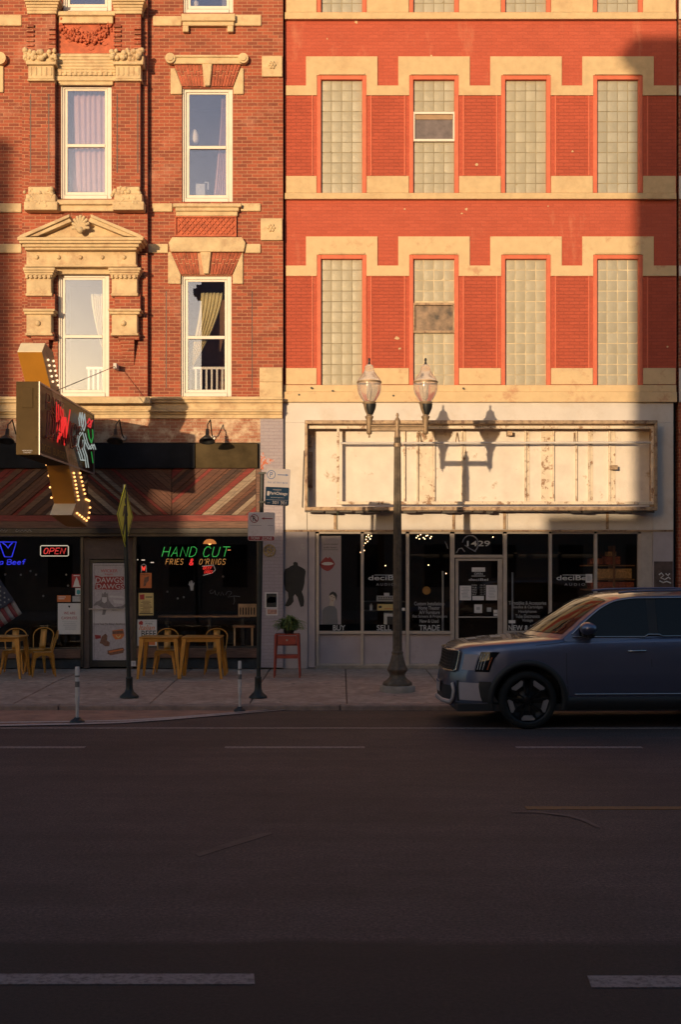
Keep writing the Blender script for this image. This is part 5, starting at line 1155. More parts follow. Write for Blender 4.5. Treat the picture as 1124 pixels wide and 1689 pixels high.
# colour side faces cream
for i, f in enumerate(ar.f):
    if len(f) > 4: ar.m[i] = 1
for i, f in enumerate(ar.f):
    if len(f) == 4:
        ys = sorted(set(round(ar.v[q][2], 3) for q in f))
        if ys in ([5.62, 5.8], [3.1, 3.32]): ar.m[i] = 2
arr = ar.build('arrow', [M['arrow'], M['arrowside'], mat('arrow_cream_edge', (.80, .66, .44), .6, var=.04)], PS, bevel=.006)
bl = MB(); blo = MB()
def along(p, q, n, mb):
    for k in range(n):
        t_ = (k+.5)/n; y = p[0]+(q[0]-p[0])*t_; z = p[1]+(q[1]-p[1])*t_
        mb.ball((xr+.022, y, z), .020, 8, 5)
along((19.55, 5.58), (19.95, 5.20), 5, blo); along((19.92, 5.62), (20.32, 5.2), 6, blo)
along((21.45, 3.88), (21.9, 3.36), 8, bl); along((21.95, 3.92), (22.45, 3.50), 6, bl); along((22.45, 3.44), (22.85, 3.42), 3, bl); along((21.65, 3.16), (22.65, 3.03), 5, bl); along((22.9, 3.35), (22.7, 3.05), 3, bl)
for y, z in ((21.45, 3.8), (21.55, 3.6), (21.65, 3.42), (21.3, 3.98)): bl.ball((xl-.02, y, z), .019, 8, 5)
bl.build('lit_bulbs', M['bulb'], arr); blo.build('dim_bulbs', emit('dim_bulb', (1, .7, .4), 1.6, (.8, .7, .5)), arr)
gw = thing('guy_wire', 'thin steel guy wires from a wall bracket to the projecting sign', 'cable', (X(190, 23.5), 23.5, Z(605, 23.5)))
m_ = MB(); q0 = (X(190, 23.45), 23.45, Z(604, 23.45)); m_.cyl(q0, (xb, 20.2, zt), .007, n=5); m_.build('cable', M['blackm'], gw)
m_ = MB(); m_.box(q0[0]-.03, q0[0]+.03, 23.4, 23.7, q0[2]-.05, q0[2]+.05); m_.build('bracket', M['fascia'], gw)
# ================================================================ TABLES AND CHAIRS
def table(cx, cy, w_=.72, dpt=.66):
    t = thing('cafe_table', 'x', 'table', (0, 0, 0), 'mustard metal cafe tables on the sidewalk')
    h = .76; MB().box(-w_/2, w_/2, -dpt/2, dpt/2, h-.03, h).build('table_top', M['ychair'], t, bevel=.012)
    m_ = MB(); m_.box(-w_/2+.04, w_/2-.04, -dpt/2+.04, -dpt/2+.06, h-.09, h-.03); m_.box(-w_/2+.04, w_/2-.04, dpt/2-.06, dpt/2-.04, h-.09, h-.03); m_.box(-w_/2+.04, -w_/2+.06, -dpt/2+.06, dpt/2-.06, h-.09, h-.03); m_.box(w_/2-.06, w_/2-.04, -dpt/2+.06, dpt/2-.06, h-.09, h-.03); m_.build('apron', M['ychair'], t)
    for sx in (-1, 1):
        for sy in (-1, 1):
            m_ = MB(); P = []
            for z, r, o in ((h-.03, .040, -.055), (h-.2, .036, -.04), (0, .020, .015)): 
                c = (sx*(w_/2+o), sy*(dpt/2+o)); P.append([(c[0]+a*r, c[1]+b*r, z) for a, b in ((-1, -1), (1, -1), (1, 1), (-1, 1), (-1, -1))])
            m_.grid(P, smooth=False); m_.add([P[-1][i] for i in range(4)], [(0, 1, 2, 3)]); m_.build('leg', M['ychair'], t, bevel=.004)
    t.location = (cx, cy, .15); return t
def put(t, x, y, rz, label): t.location = (x, y, .15); t.rotation_euler = (0, 0, rz); t['label'] = label; return t
t0 = table(X(265, 22.1), 22.15); t0['label'] = 'mustard metal table beside the italian beef poster'
put(copy_tree(t0), X(334, 22.1)+.0, 22.15, 0, 'mustard metal table left of the parking sign post')
put(copy_tree(t0), X(6, 22.15), 22.2, 0, 'mustard metal table cut off by the left edge, in front of the flag')
def chair():
    t = thing('metal_chair', 'x', 'chair', (0, 0, 0), 'mustard metal cafe chairs on the sidewalk'); h = .45
    m_ = MB(); P = []
    m_.box(-.18, .18, -.18, .18, h-.025, h); m_.build('seat', M['ychair'], t, bevel=.02, seg=2)
    m_ = MB()
    for (dx, dy) in ((0, -1), (0, 1), (-1, 0), (1, 0)):  # arched aprons
        Q = []
        for i in range(9):
            u = -1+i/4; z1_ = h-.10-.0+.06*(1-u*u)-.06; a, b = u*.165, .175
            p = (a, dy*b) if dx == 0 else (dx*b, a); Q.append([(p[0], p[1], h-.02), (p[0], p[1], h-.14+.085*(1-u*u))])
        m_.grid(Q, smooth=False)
    m_.build('apron', M['ychair'], t)
    for sx in (-1, 1):
        for sy in (-1, 1):
            m_ = MB(); P = []
            for z, r, o in ((h-.03, .032, 0.0), (h-.15, .026, .012), (0, .014, .055)):
                c = (sx*(.155+o), sy*(.155+o)); P.append([(c[0]+a*r, c[1]+b*r, z) for a, b in ((-1, -1), (1, -1), (1, 1), (-1, 1), (-1, -1))])
            m_.grid(P, smooth=False); m_.add([P[-1][i] for i in range(4)], [(0, 1, 2, 3)]); m_.build('leg', M['ychair'], t, bevel=.004)
    m_ = MB(); pts = [(-.17, .15, h-.02), (-.19, .19, h+.12), (-.205, .225, h+.24)]+[(-.205*math.cos(a), .24+.03*math.sin(a), h+.25+.14*math.sin(a)) for a in [math.pi*k/10 for k in range(0, 11)]]+[(.205, .225, h+.24), (.19, .19, h+.12), (.17, .15, h-.02)]
    m_.tube(pts, .011, 8); m_.build('back_hoop', M['ychair'], t)
    m_ = MB(); m_.grid([[(-.062, .165+.10*k/6, h-.01+.37*k/6), (0, .175+.10*k/6, h-.01+.375*k/6), (.062, .165+.10*k/6, h-.01+.37*k/6)] for k in range(7)]); o = m_.build('back_splat', M['ychair'], t); sd = o.modifiers.new('t', 'SOLIDIFY'); sd.thickness = .005
    return t
c0 = chair(); put(c0, X(274, 23.0), 22.95, 0.0, 'mustard chair behind the table beside the italian beef poster')
put(copy_tree(c0), X(357, 23.0), 22.95, 0.05, 'mustard chair behind the table nearest the parking sign post')
put(copy_tree(c0), X(74, 22.6), 22.45, math.radians(-72), 'mustard chair turned sideways right of the leftmost table')
put(copy_tree(c0), X(22, 23.0), 23.0, 0.1, 'mustard chair behind the table at the left edge')
put(copy_tree(c0), X(66, 23.4), 23.3, math.radians(-8), 'darker mustard chair at the back below the cashless notice')
# ================================================================ PLANTER AND FERN
px0, yp0 = X(474, 22.2), 22.25
PT = thing('planter_stand', 'red wooden stand with one drawer on the sidewalk by the grey pier', 'plant stand', (px0, yp0, .15))
w2, d2, h2 = .225, .17, .80
m_ = MB(); m_.box(px0-w2, px0+w2, yp0-d2, yp0+d2, .15+h2-.025, .15+h2); m_.box(px0-w2+.03, px0-w2+.05, yp0-d2+.02, yp0+d2-.02, .75, .92); m_.box(px0+w2-.05, px0+w2-.03, yp0-d2+.02, yp0+d2-.02, .75, .92); m_.box(px0-w2+.03, px0+w2-.03, yp0-d2+.03, yp0+d2-.02, .735, .75); m_.box(px0-w2+.03, px0+w2-.03, yp0-d2+.02, yp0+d2-.02, .50, .56)
m_.build('frame', M['red'], PT, bevel=.006)
m_ = MB(); m_.box(px0-w2+.055, px0+w2-.055, yp0-d2+.0, yp0-d2+.03, .755, .915); dw = m_.build('drawer', M['red'], PT, bevel=.004)
m_ = MB(); m_.ball((px0, yp0-d2-.015, .84), .018, 10, 6); m_.build('knob', M['alu'], dw)
for sx in (-1, 1):
    for sy in (-1, 1): m_ = MB(); m_.cyl((px0+sx*(w2-.02), yp0+sy*(d2-.02), .93), (px0+sx*(w2+.01), yp0+sy*(d2), .15), .027, .014, 8); m_.build('leg', M['red'], PT)
def leafmat(name, c):
    m, n, p, o = new_mat(name); gi = n.nodes.new('ShaderNodeNewGeometry')
    col = ramp(n, gi.outputs['Random Per Island'], 0, 1, tuple(x*.45 for x in c), tuple(x*1.5 for x in c)); n.links.new(col, p.inputs['Base Color']); p.inputs['Roughness'].default_value = .6; return m
FE = thing('fern', 'bushy green fern in a pot on top of the red stand', 'plant', (px0+.03, yp0, .95)); random.seed(11)
m_ = MB(); m_.lathe([(.08, 0), (.10, .05), (.105, .06)], (px0+.03, yp0, .952), 18); m_.build('pot', M['blackm'], FE)
m_ = MB(); c_ = Vector((px0+.04, yp0, 1.00))
for k in range(340):
    a = random.uniform(0, 2*math.pi); R_0 = random.uniform(.05, .34); H_ = random.uniform(.08, .27)*(1.2-R_0*1.2); hd = Vector((math.cos(a), math.sin(a)*.8, 0)); sd_ = Vector((-math.sin(a), math.cos(a), 0)); prev = c_.copy()-Vector((0, 0, .04)); n = 10; ph = random.uniform(.55, .85)
    for i in range(1, n+1):
        u = i/n; p = c_+hd*R_0*u+Vector((0, 0, -.04+H_*math.sin(math.pi*u*ph)*1.1)); w_ = .038*math.sin(math.pi*min(u*.9+.15, 1))+.006
        for sg in (-1, 1):
            tip = p+sd_*sg*w_+(p-prev)*.5+Vector((0, 0, random.uniform(-.012, .012))); m_.add([tuple(prev), tuple(tip), tuple(p)], [(0, 1, 2)])
        prev = p
m_.build('fronds', leafmat('fern_leaf', (.12, .17, .045)), FE)
# ================================================================ STREET LAMP
lx, ly_ = .947, 20.06
SLT = thing('street_lamp', 'twin globe street lamp with dark fluted post in front of the shop', 'street lamp', (lx, ly_, .15))
def zl(py): return 2.234+(HY-py)*ly_/F
def rl(px): return px*ly_/F
m_ = MB(); m_.lathe([(rl(29), -.06), (rl(29), .05), (rl(27), .07)], (lx, ly_, .15), 32); m_.build('footing', M['concrete'], SLT)
m_ = MB(); pr = [(24.5, 1138), (24.5, 1126), (23, 1124.5), (18, 1121), (14, 1117), (12.5, 1113), (14, 1110), (17.5, 1105), (17.5, 1103), (15, 1099), (12, 1090), (10, 1082), (9, 1079), (10, 1077.5), (10, 1075.5), (8, 1074)]
m_.lathe([(rl(r), zl(y)) for r, y in pr], (lx, ly_, 0), 8, smooth=False); m_.build('base', M['lampg'], SLT, bevel=.008)
m_ = MB(); m_.lathe([(rl(7.8), zl(1075)), (rl(7.4), zl(1000)), (rl(6.6), zl(850)), (rl(5.6), zl(735)), (rl(5.5), zl(722))], (lx, ly_, 0), 32, flute=1, fl=.10, smooth=False)
post = m_.build('post', M['lampg'], SLT)
m_ = MB(); m_.lathe([(rl(6.5), zl(737)), (rl(6.5), zl(731))], (lx, ly_, 0), 20); m_.lathe([(rl(5.8), zl(722)), (rl(4.6), zl(718)), (rl(4.6), zl(700)), (rl(5.6), zl(697)), (rl(4.6), zl(693)), (rl(3), zl(690)), (rl(1.6), zl(688)), (rl(2.6), zl(685)), (rl(1.2), zl(681))], (lx, ly_, 0), 20); m_.build('post_cap', M['lampb'], post)
m_ = MB(); m_.box(lx-rl(44), lx+rl(44), ly_-.03, ly_+.03, zl(711), zl(706)); m_.box(lx-rl(44), lx+rl(44), ly_-.04, ly_+.04, zl(703.5), zl(701)); m_.box(lx-rl(44), lx+rl(44), ly_-.02, ly_+.02, zl(706), zl(703.5)); m_.build('crossarm', M['lampb'], SLT, bevel=.005)
def globe_mat():
    m, n, p, o = new_mat('prismatic_globe'); p.inputs['Base Color'].default_value = (.88, .78, .72, 1); p.inputs['Roughness'].default_value = .16; p.inputs['IOR'].default_value = 1.15
    p.inputs['Transmission Weight'].default_value = .80; p.inputs['Coat Weight'].default_value = .6; p.inputs['Coat Roughness'].default_value = .05; return m
M['globe'] = globe_mat()
for sx in (-1, 1):
    gx = lx+sx*rl(46.5)
    m_ = MB(); m_.lathe([(rl(r), zl(y)) for r, y in ((.8, 722), (1.8, 720.5), (.8, 718), (3.6, 716), (4.6, 714), (4.6, 698), (5.4, 696), (5.2, 692), (6.8, 689), (7.2, 687), (5, 685.5), (4.2, 684), (5.5, 681), (8, 675), (9.2, 670), (9.6, 667), (11.5, 665), (11.5, 663.5), (10, 662.5))], (gx, ly_, 0), 20, smooth=True); lh = m_.build('lamp_holder', M['lampb'], SLT)
    m_ = MB(); m_.box(gx+rl(1), gx+rl(9), ly_-rl(9), ly_-rl(5), zl(684), zl(667)) if False else m_.lathe([(rl(4.6), zl(684)), (rl(8.8), zl(674)), (rl(10), zl(667))], (gx+rl(1.6), ly_-rl(1.0), 0), 16, caps=False); m_.v = [v for v in m_.v]; m_.build('ballast_cover', M['blackm'], lh)
    m_ = MB(); gp = [(9.5, 662.5), (13, 658), (17.5, 650), (19.8, 642), (20.2, 635), (19.5, 630.5), (20, 629.5), (17, 624), (12.5, 618.5), (9.2, 613.5), (7.6, 609), (7.4, 605), (5.2, 602), (2.4, 600.8)]
    m_.lathe([(rl(r), zl(y)) for r, y in gp], (gx, ly_, 0), 40, flute=1, fl=.018); gl_ = m_.build('globe', M['globe'], SLT); m_ = MB(); m_.lathe([(rl(20.0), zl(632.5)), (rl(20.4), zl(631)), (rl(20.2), zl(629.4))], (gx, ly_, 0), 40, caps=False); m_.build('globe_rim', M['lampb'], gl_)
    m_ = MB(); m_.lathe([(rl(r), zl(y)) for r, y in ((2.6, 601), (1.8, 598), (1.4, 596), (2, 594.5), (2, 592), (.9, 590.5))], (gx, ly_, 0), 12); m_.build('finial', M['blackm'], SLT)
    m_ = MB(); m_.lathe([(.01, zl(660)), (.035, zl(655)), (.045, zl(642)), (.03, zl(634)), (.005, zl(631))], (gx, ly_, 0), 14); m_.build('lamp_bulb', M['bulboff'], SLT)
# ================================================================ SIGN POSTS
def cast_base(mb, x, y, r=.14, h=.30):
    mb.lathe([(r, 0), (r, .02), (r*.8, .05), (r*.5, .09), (r*.38, .14), (r*.36, h-.03), (r*.40, h-.02), (r*.30, h)], (x, y, .10), 20)
M['postg'] = mat('dark_green_post', (.022, .024, .022), .5, .2, var=.2, bmp=.1)
cxp, cyp = -3.38, 19.3
CS = thing('crossing_sign', 'yellow green diamond crossing sign seen edge on, on a dark post', 'sign', (cxp, cyp, .10))
m_ = MB(); m_.cyl((cxp, cyp, .10), (cxp-.075, cyp, 3.5), .038, .032, 14); m_.build('post', M['postg'], CS)
m_ = MB(); cast_base(m_, cxp, cyp, .15, .33); m_.build('base', M['postg'], CS)
def rotz(c, a): 
    ca_, sa_ = math.cos(a), math.sin(a)
    return lambda p: (c[0]+(p[0])*ca_-(p[1])*sa_, c[1]+(p[0])*sa_+(p[1])*ca_, p[2])
M['fyg'] = mat('fluorescent_yellow_green', (.64, .64, .02), .5, var=.08, bmp=.0, dirt=(.35, .36, .03), dirt_amt=(.6, .8))
rz_ = rotz((cxp-.06, cyp-.05), math.radians(85.5)); zc = 3.0; hh = .50
m_ = MB(); m_.prism([(-hh, zc), (0, zc-hh), (hh, zc), (0, zc+hh)], -.004, .0); m_.v = [rz_(v) for v in m_.v]; m_.build('plate', M['fyg'], CS)
m_ = MB()
for poly in ([(-.03, zc+.28), (.03, zc+.28), (.045, zc+.22), (.0, zc+.18), (-.045, zc+.22)], [(-.07, zc+.16), (.06, zc+.16), (.16, zc+.02), (.13, zc-.0), (.05, zc+.07), (.06, zc-.08), (.17, zc-.30), (.11, zc-.31), (0, zc-.12), (-.10, zc-.31), (-.16, zc-.28), (-.06, zc-.05), (-.06, zc+.05), (-.14, zc-.02), (-.17, zc+.0)]):
    q = MB(); q.prism(poly, -.008, -.0045); m_.v; b0 = len(m_.v); m_.add([rz_(v) for v in q.v], q.f)
bd = [(-hh+.05, zc), (0, zc-hh+.05), (hh-.05, zc), (0, zc+hh-.05)]
for i in range(4):
    a, b = bd[i], bd[(i+1) % 4]; m_.tube([rz_((a[0], -.005, a[1])), rz_((b[0], -.005, b[1]))], .007, 4)
m_.build('pictogram', M['ink'], CS)
sxp, syp = -1.315, 19.25
PSG = thing('parking_sign_post', 'dark leaning post carrying a parking sign above a tow zone sign', 'sign', (sxp, syp, .10))
m_ = MB(); m_.cyl((sxp, syp, .10), (sxp+.065, syp, 3.68), .036, .033, 14); m_.build('post', M['postg'], PSG)
m_ = MB(); cast_base(m_, sxp, syp, .145, .34); m_.build('base', M['postg'], PSG)
M['signw'] = mat('reflective_white_sheet', (.36, .31, .31), .8, var=.05, bmp=0, dirt=(.36, .28, .26), dirt_amt=(.55, .8), dscale=6); M['signr'] = mat('sign_red', (.25, .02, .03), .45, var=.06, bmp=0); M['signb'] = mat('sign_navy', (.012, .028, .055), .9, var=.1, bmp=0, spec=.1)
def rrect(x0, x1, z0, z1, r, n=4):
    P = []
    for cx, cz, a0 in ((x1-r, z1-r, 0), (x0+r, z1-r, 90), (x0+r, z0+r, 180), (x1-r, z0+r, 270)):
        for k in range(n+1): a = math.radians(a0+90*k/n); P.append((cx+r*math.cos(a), cz+r*math.sin(a)))
    return P
def ring(mb, cx, cz, r, w_, y, f, mi=0, n=28):
    P = [[f((cx+rr*math.cos(2*math.pi*k/n), y, cz+rr*math.sin(2*math.pi*k/n))) for k in range(n+1)] for rr in (r, r-w_)]
    mb.grid(P, mi, smooth=False)
# upper sign (turned a little and dropping to the right)
w_, h_ = .40, .585
tilt = math.radians(3.2)
def place(c, a, til):
    def f(p):
        x, y, z = p; x2 = x*math.cos(til)+z*math.sin(til); z2 = -x*math.sin(til)+z*math.cos(til)
        return (c[0]+x2*math.cos(a)-y*math.sin(a), c[1]+x2*math.sin(a)+y*math.cos(a), c[2]+z2)
    return f
def addp(mb, poly, y0, y1, f, mi=0): q = MB(); q.prism(poly, y0, y1); mb.add([f(v) for v in q.v], q.f, mi)
f = place((sxp+.275, syp-.05, zl(803)+.035-.0), math.radians(-12), tilt)
f = place((X(458, 19.2), 19.2, Z(803.5, 19.2)), math.radians(-14), tilt)
m_ = MB(); addp(m_, rrect(-w_/2, w_/2, -h_/2, h_/2, .03), 0, .004, f); sp1 = m_.build('parking_plate', M['signw'], PSG)
m_ = MB(); addp(m_, rrect(-w_/2+.004, w_/2-.004, -h_/2+.004, .0, .025), -.003, -.0005, f); addp(m_, [(0, 0)]*0 or rrect(-w_/2+.004, w_/2-.004, -.012, -.002, .001), -.0045, -.0035, f); bl_ = m_.build('blue_field', M['signb'], sp1)
m_ = MB(); ring(m_, -.115, .195, .072, .012, -.003, f); m_.text('P', -.14, -.09, .155, .235, -.003, bold=.008, rot=f); addp(m_, [(-.01, .19), (.13, .19), (.13, .178), (.175, .197), (.13, .216), (.13, .204), (-.01, .204)], -.004, -.002, f); m_.text('PAY AT PAY BOX', -.17, .17, .055, .085, -.003, bold=.006, rot=f); m_.build('lettering', M['blue'], sp1)
m_ = MB(); m_.text('MANAGED BY', -.07, .07, -.052, -.036, -.006, rot=f); m_.text('ParkChicago', -.12, .17, -.135, -.075, -.006, bold=.008, rot=f); addp(m_, rrect(-.165, -.13, -.14, -.07, .008), -.007, -.005, f); m_.text('parkchicago.com', -.1, .12, -.175, -.158, -.006, rot=f); addp(m_, rrect(-.18, .18, -.206, -.203, .001), -.007, -.005, f); m_.text('ZONE', -.16, -.11, -.262, -.248, -.006, rot=f); m_.text('301 301', -.07, .16, -.272, -.222, -.006, bold=.006, rot=f); m_.build('white_lettering', M['signw'], sp1)
w3, h3 = .425, .455
f2 = place((X(431.5, 19.19), 19.18, Z(868.5, 19.19)), math.radians(4), math.radians(.8))
m_ = MB(); addp(m_, rrect(-w3/2, w3/2, -h3/2, h3/2, .03), 0, .004, f2); sp2 = m_.build('tow_zone_plate', mat('white_sign_sheet', (.60, .52, .52), .6, var=.05, bmp=0, dirt=(.45, .36, .33), dirt_amt=(.55, .8), dscale=6), PSG)
m_ = MB(); addp(m_, rrect(-w3/2+.006, w3/2-.006, -h3/2+.006, -h3/2+.075, .02), -.003, -.0005, f2); ring(m_, -.115, .125, .068, .012, -.003, f2); addp(m_, [(-.165, .165), (-.155, .175), (-.065, .085), (-.075, .075)], -.004, -.002, f2)
addp(m_, [(.175, .135), (.04, .135), (.04, .148), (-.005, .128), (.04, .108), (.04, .121), (.175, .121)], -.004, -.002, f2); m_.build('red_markings', M['signr'], sp2)
m_ = MB(); m_.text('R', -.14, -.09, .085, .165, -.0045, bold=.008, rot=f2); addp(m_, rrect(-.18, 0.0, .015, .019, .001), -.004, -.002, f2); addp(m_, rrect(.10, .19, .015, .019, .001), -.004, -.002, f2); m_.build('black_markings', M['ink'], sp2)
m_ = MB(); m_.text('TOW  ZONE', -.17, .17, -.208, -.162, -.005, bold=.006, rot=f2); m_.build('white_lettering', M['lgrey'], sp2)
m_ = MB()
for z in (Z(780, 19.2), Z(828, 19.2), Z(850, 19.2), Z(888, 19.2)): m_.box(sxp+.01, sxp+.12, 19.195, 19.29, z-.015, z+.015)
m_.each('clamp', M['blackm'], PSG)
# ================================================================ DELINEATOR POSTS
def delineator(x, y, z, label, r=.036):
    t = thing('delineator_post', label, 'bollard', (0, 0, 0), 'white flexible lane posts along the tan paint')
    m_ = MB(); m_.lathe([(.105, 0), (.105, .02), (.085, .04), (.05, .06), (.045, .075)], (0, 0, 0), 18); m_.build('base', M['blackm'], t)
    m_ = MB(); m_.lathe([(.023, .07), (.023, .25), (.031, .30), (.031, .775), (.026, .785)], (0, 0, 0), 16); b_ = m_.build('post', mat('dirty_white_plastic', (.58, .51, .47), .6, var=.15, dirt=(.2, .15, .13), dirt_amt=(.6, .8), dscale=5), t)
    m_ = MB()
    for a, b in ((.50, .58), (.64, .665)): m_.lathe([(.0325, a), (.0325, b)], (0, 0, 0), 16, caps=False)
    m_.build('reflective_band', mat('grey_band', (.16, .13, .12), .5), b_)
    t.location = (x, y, z); return t
q = delineator(-3.70, 16.95, .005, 'white plastic lane post standing alone on the tan paint at left')
q2 = copy_tree(q); q2.location = (X(396, 18.3)-.0, 18.25, .005); q2['label'] = 'white plastic lane post next to the parking sign post'; q2.scale = (.85, .85, .97)
# ================================================================ CAR
import numpy as np
CX, CY = 1.30, 17.20
CAR = thing('parked_car', 'dark metallic blue grey SUV parked at the kerb facing left, cut by the right edge', 'car', (CX, CY, 0))
def pc(m_, name, mats, parent=None, **k):
    m_.v = [(CX+a+(.125*(1-a/.7)**1.5 if a < .7 else 0), CY+b, c) for a, b, c in [(max(p[0], -.05), p[1], p[2]) for p in m_.v]]; return (m_.each if name in ('chrome_trim', 'wheel_arch_cladding', 'door_seam', 'door_pillar', 'roof_rail', 'wiper', 'door_handle', 'bumper_insert') else m_.build)(name, mats, parent or CAR, **k)
def carpaint():
    m, n, p, o = new_mat('metallic_blue_paint'); v = coords(n)
    p.inputs['Base Color'].default_value = (.13, .14, .212, 1); p.inputs['Metallic'].default_value = .7; p.inputs['Roughness'].default_value = .32; p.inputs['Coat Weight'].default_value = 1; p.inputs['Coat Roughness'].default_value = .03
    return m
M['paint'] = carpaint(); M['clad'] = mat('black_cladding', (.018, .018, .02), .55, var=.1, bmp=.05); M['chrome'] = mat('satin_chrome', (.55, .52, .50), .22, 1.0, var=.03, bmp=0)
M['cglass'] = mat('tinted_car_glass', (.006, .007, .009), .03, var=0, bmp=0, spec=.25); M['tyre'] = mat('tyre_rubber', (.008, .008, .008), .9, var=.2, scale=20, bmp=.2); M['rim'] = mat('black_rim', (.008, .008, .009), .35, .3, var=.1, bmp=0)
LU = 5.0
def cub(x, xs, ys):      # monotone-ish cubic interpolation
    xs = list(xs); ys = list(ys)
    if x <= xs[0]: return ys[0]
    if x >= xs[-1]: return ys[-1]
    i = max(k for k in range(len(xs)-1) if xs[k] <= x)
    def sl_(k):
        if k <= 0 or k >= len(xs)-1: return 0 if k <= 0 else (ys[-1]-ys[-2])/(xs[-1]-xs[-2])
        a = (ys[k]-ys[k-1])/(xs[k]-xs[k-1]); b = (ys[k+1]-ys[k])/(xs[k+1]-xs[k])
        return 0 if a*b <= 0 else 2*a*b/(a+b)
    h = xs[i+1]-xs[i]; t = (x-xs[i])/h; m0 = sl_(i) if i else (ys[1]-ys[0])/(xs[1]-xs[0]); m1 = sl_(i+1)
    return (2*t**3-3*t**2+1)*ys[i]+(t**3-2*t**2+t)*h*m0+(-2*t**3+3*t**2)*ys[i+1]+(t**3-t**2)*h*m1
WU, WV = [0, .05, .15, .26, .40, .55, .75, 1.0, 1.4, 3.6, 4.4, 4.8, 5.0], [.30, .46, .62, .74, .83, .89, .94, .975, .985, .985, .96, .90, .80]
def wid(u): return cub(u, WU, WV)
SU, SZ_ = [0, .06, .15, .35, .8, 1.45, 1.9, 4.6, 4.9, 5.0], [.97, 1.02, 1.05, 1.08, 1.12, 1.175, 1.225, 1.26, 1.2, 1.0]
def sh_(u): return cub(u, SU, SZ_)
def crown(u): return cub(u, [0, .1, .35, 1.4, 1.9, 5], [.02, .045, .065, .06, .02, .02])
UW = (1.19, 4.09); RW = .39; RA = .475
def zbot(u):
    z = cub(u, [0, .3, .7, 1.5, 4.2, 5.0], [.30, .26, .27, .27, .27, .35])
    for uw in UW:
        if abs(u-uw) < RA: z = max(z, RW+math.sqrt(RA*RA-(u-uw)**2))
    return z
FZ = [0, .08, .2, .35, .5, .65, .8, .92, 1.0]; FW = [.955, .975, .99, 1.0, 1.0, .992, .982, .962, .93]
def setb(z, u):      # upper nose leans back
    t_ = min(max((z-.58)/.42, 0), 1); return (.10*t_*t_*(3-2*t_))*max(0, 1-u/.9)
us = sorted(set([round(x, 4) for x in list(np.arange(0, .5, .025))+list(np.arange(.5, 5.001, .05))+[uw+RA*math.cos(a) for uw in UW for a in np.linspace(0, math.pi, 21)]]))
def section(u):
    zb, zt = zbot(u), sh_(u); w_ = wid(u); c = crown(u); P = []
    zlow = cub(u, [0, .3, .7, 1.5, 4.2, 5.0], [.30, .26, .27, .27, .27, .35])
    for f_ in FZ:
        z = zb+f_*(zt-zb); g = (z-zlow)/(zt-zlow); k = float(np.interp(g, FZ, FW)); P.append((u+setb(z, u), -w_*k, z))
    for a, b in ((.88, .45), (.78, .72), (.62, .88), (.35, .97), (0, 1)): z = zt+c*b; P.append((u+setb(z, u), -w_*a, z))
    return P
secs = [section(u) for u in us]
m_ = MB(); full = [s+[(a, -b, c) for a, b, c in s[-2::-1]] for s in secs]; m_.grid(full)
m_.add(full[0], [tuple(range(len(full[0])))]); m_.add(full[-1], [tuple(range(len(full[-1])-1, -1, -1))])
pc(m_, 'body', M['paint'])
# underbody and wheel housings
m_ = MB(); m_.box(.15, 4.9, -.90, .90, .24, .34); m_.box(1.72, 3.58, -.93, .93, .24, .5)
for uw in UW: m_.box(uw-.5, uw+.5, -.62, .62, .24, .9); 
m_.build if False else None
pc(m_, 'underbody', M['clad'])
# greenhouse
def zr(u): return cub(u, [1.30, 1.75, 2.15, 2.45, 2.8, 3.6, 4.4, 4.72, 5.0], [1.20, 1.50, 1.72, 1.80, 1.828, 1.838, 1.80, 1.70, 1.26])
def ws_(z): return .925-.185*((z-1.22)/.58)
def cpt(u, s):        # s 0..1 side, 1..2 roof half, near side
    z1_ = zr(u)-.045*min(1, max(0, (u-1.5)/.5)); z0_ = 1.18
    if s <= 1: z = z0_+(z1_-z0_)*s; y = ws_(z)-.0
    else:
        t_ = s-1; y1 = ws_(z1_); y = y1*(1-t_); e = 1-(1-t_)**3.2; z = z1_+(zr(u)-z1_+.02)*e
    du = .36*(y/.92)**2*min(1, max(0, (2.75-u)/1.2))
    return (u+du, -y, z)
cu = list(np.arange(1.32, 5.0, .06))+[4.99]; ss = [0, .25, .5, .75, .92, 1.0, 1.03, 1.08, 1.16, 1.3, 1.5, 1.75, 2.0]
m_ = MB(); G_ = []
for u in cu:
    P = [cpt(u, s) for s in ss]; G_.append(P+[(a, -b, c) for a, b, c in P[-2::-1]])
m_.grid(G_); pc(m_, 'roof', M['paint'])
def off(mb, P, o, mi=0):     # offset a point grid along its normals and add
    n = len(P); m = len(P[0]); Q = []
    for i in range(n):
        row = []
        for j in range(m):
            a = Vector(P[min(i+1, n-1)][j])-Vector(P[max(i-1, 0)][j]); b = Vector(P[i][min(j+1, m-1)])-Vector(P[i][max(j-1, 0)][j] if False else P[i][max(j-1, 0)])
            nn = a.cross(b); nn = nn.normalized() if nn.length > 1e-9 else Vector((0, 0, 1)); row.append(tuple(Vector(P[i][j])+nn*o))
        Q.append(row)
    mb.grid(Q, mi)
m_ = MB(); P = []
for u in np.arange(1.40, 2.30, .06):
    r = [cpt(u, s) for s in (1.10, 1.18, 1.3, 1.45, 1.6, 1.8, 2.0)]; P.append(r+[(a, -b, c) for a, b, c in r[-2::-1]])
off(m_, P, -.006) if False else off(m_, P, .006)
pc(m_, 'windshield', M['cglass'])
def sidewin(u0, u1, z0, fz, name, parent=None, n=24):
    obs = []
    for sg in (-1, 1):
        m_ = MB(); P = []
        for i in range(n+1):
            u = u0+(u1-u0)*i/n; zt_ = max(fz(u), z0+.01); P.append([(u, sg*(ws_(z)+.008), z) for z in [z0+(zt_-z0)*k/4 for k in range(5)]])
        m_.grid(P); obs.append(m_)
    for o_ in obs: pc(o_, name, M['cglass'])
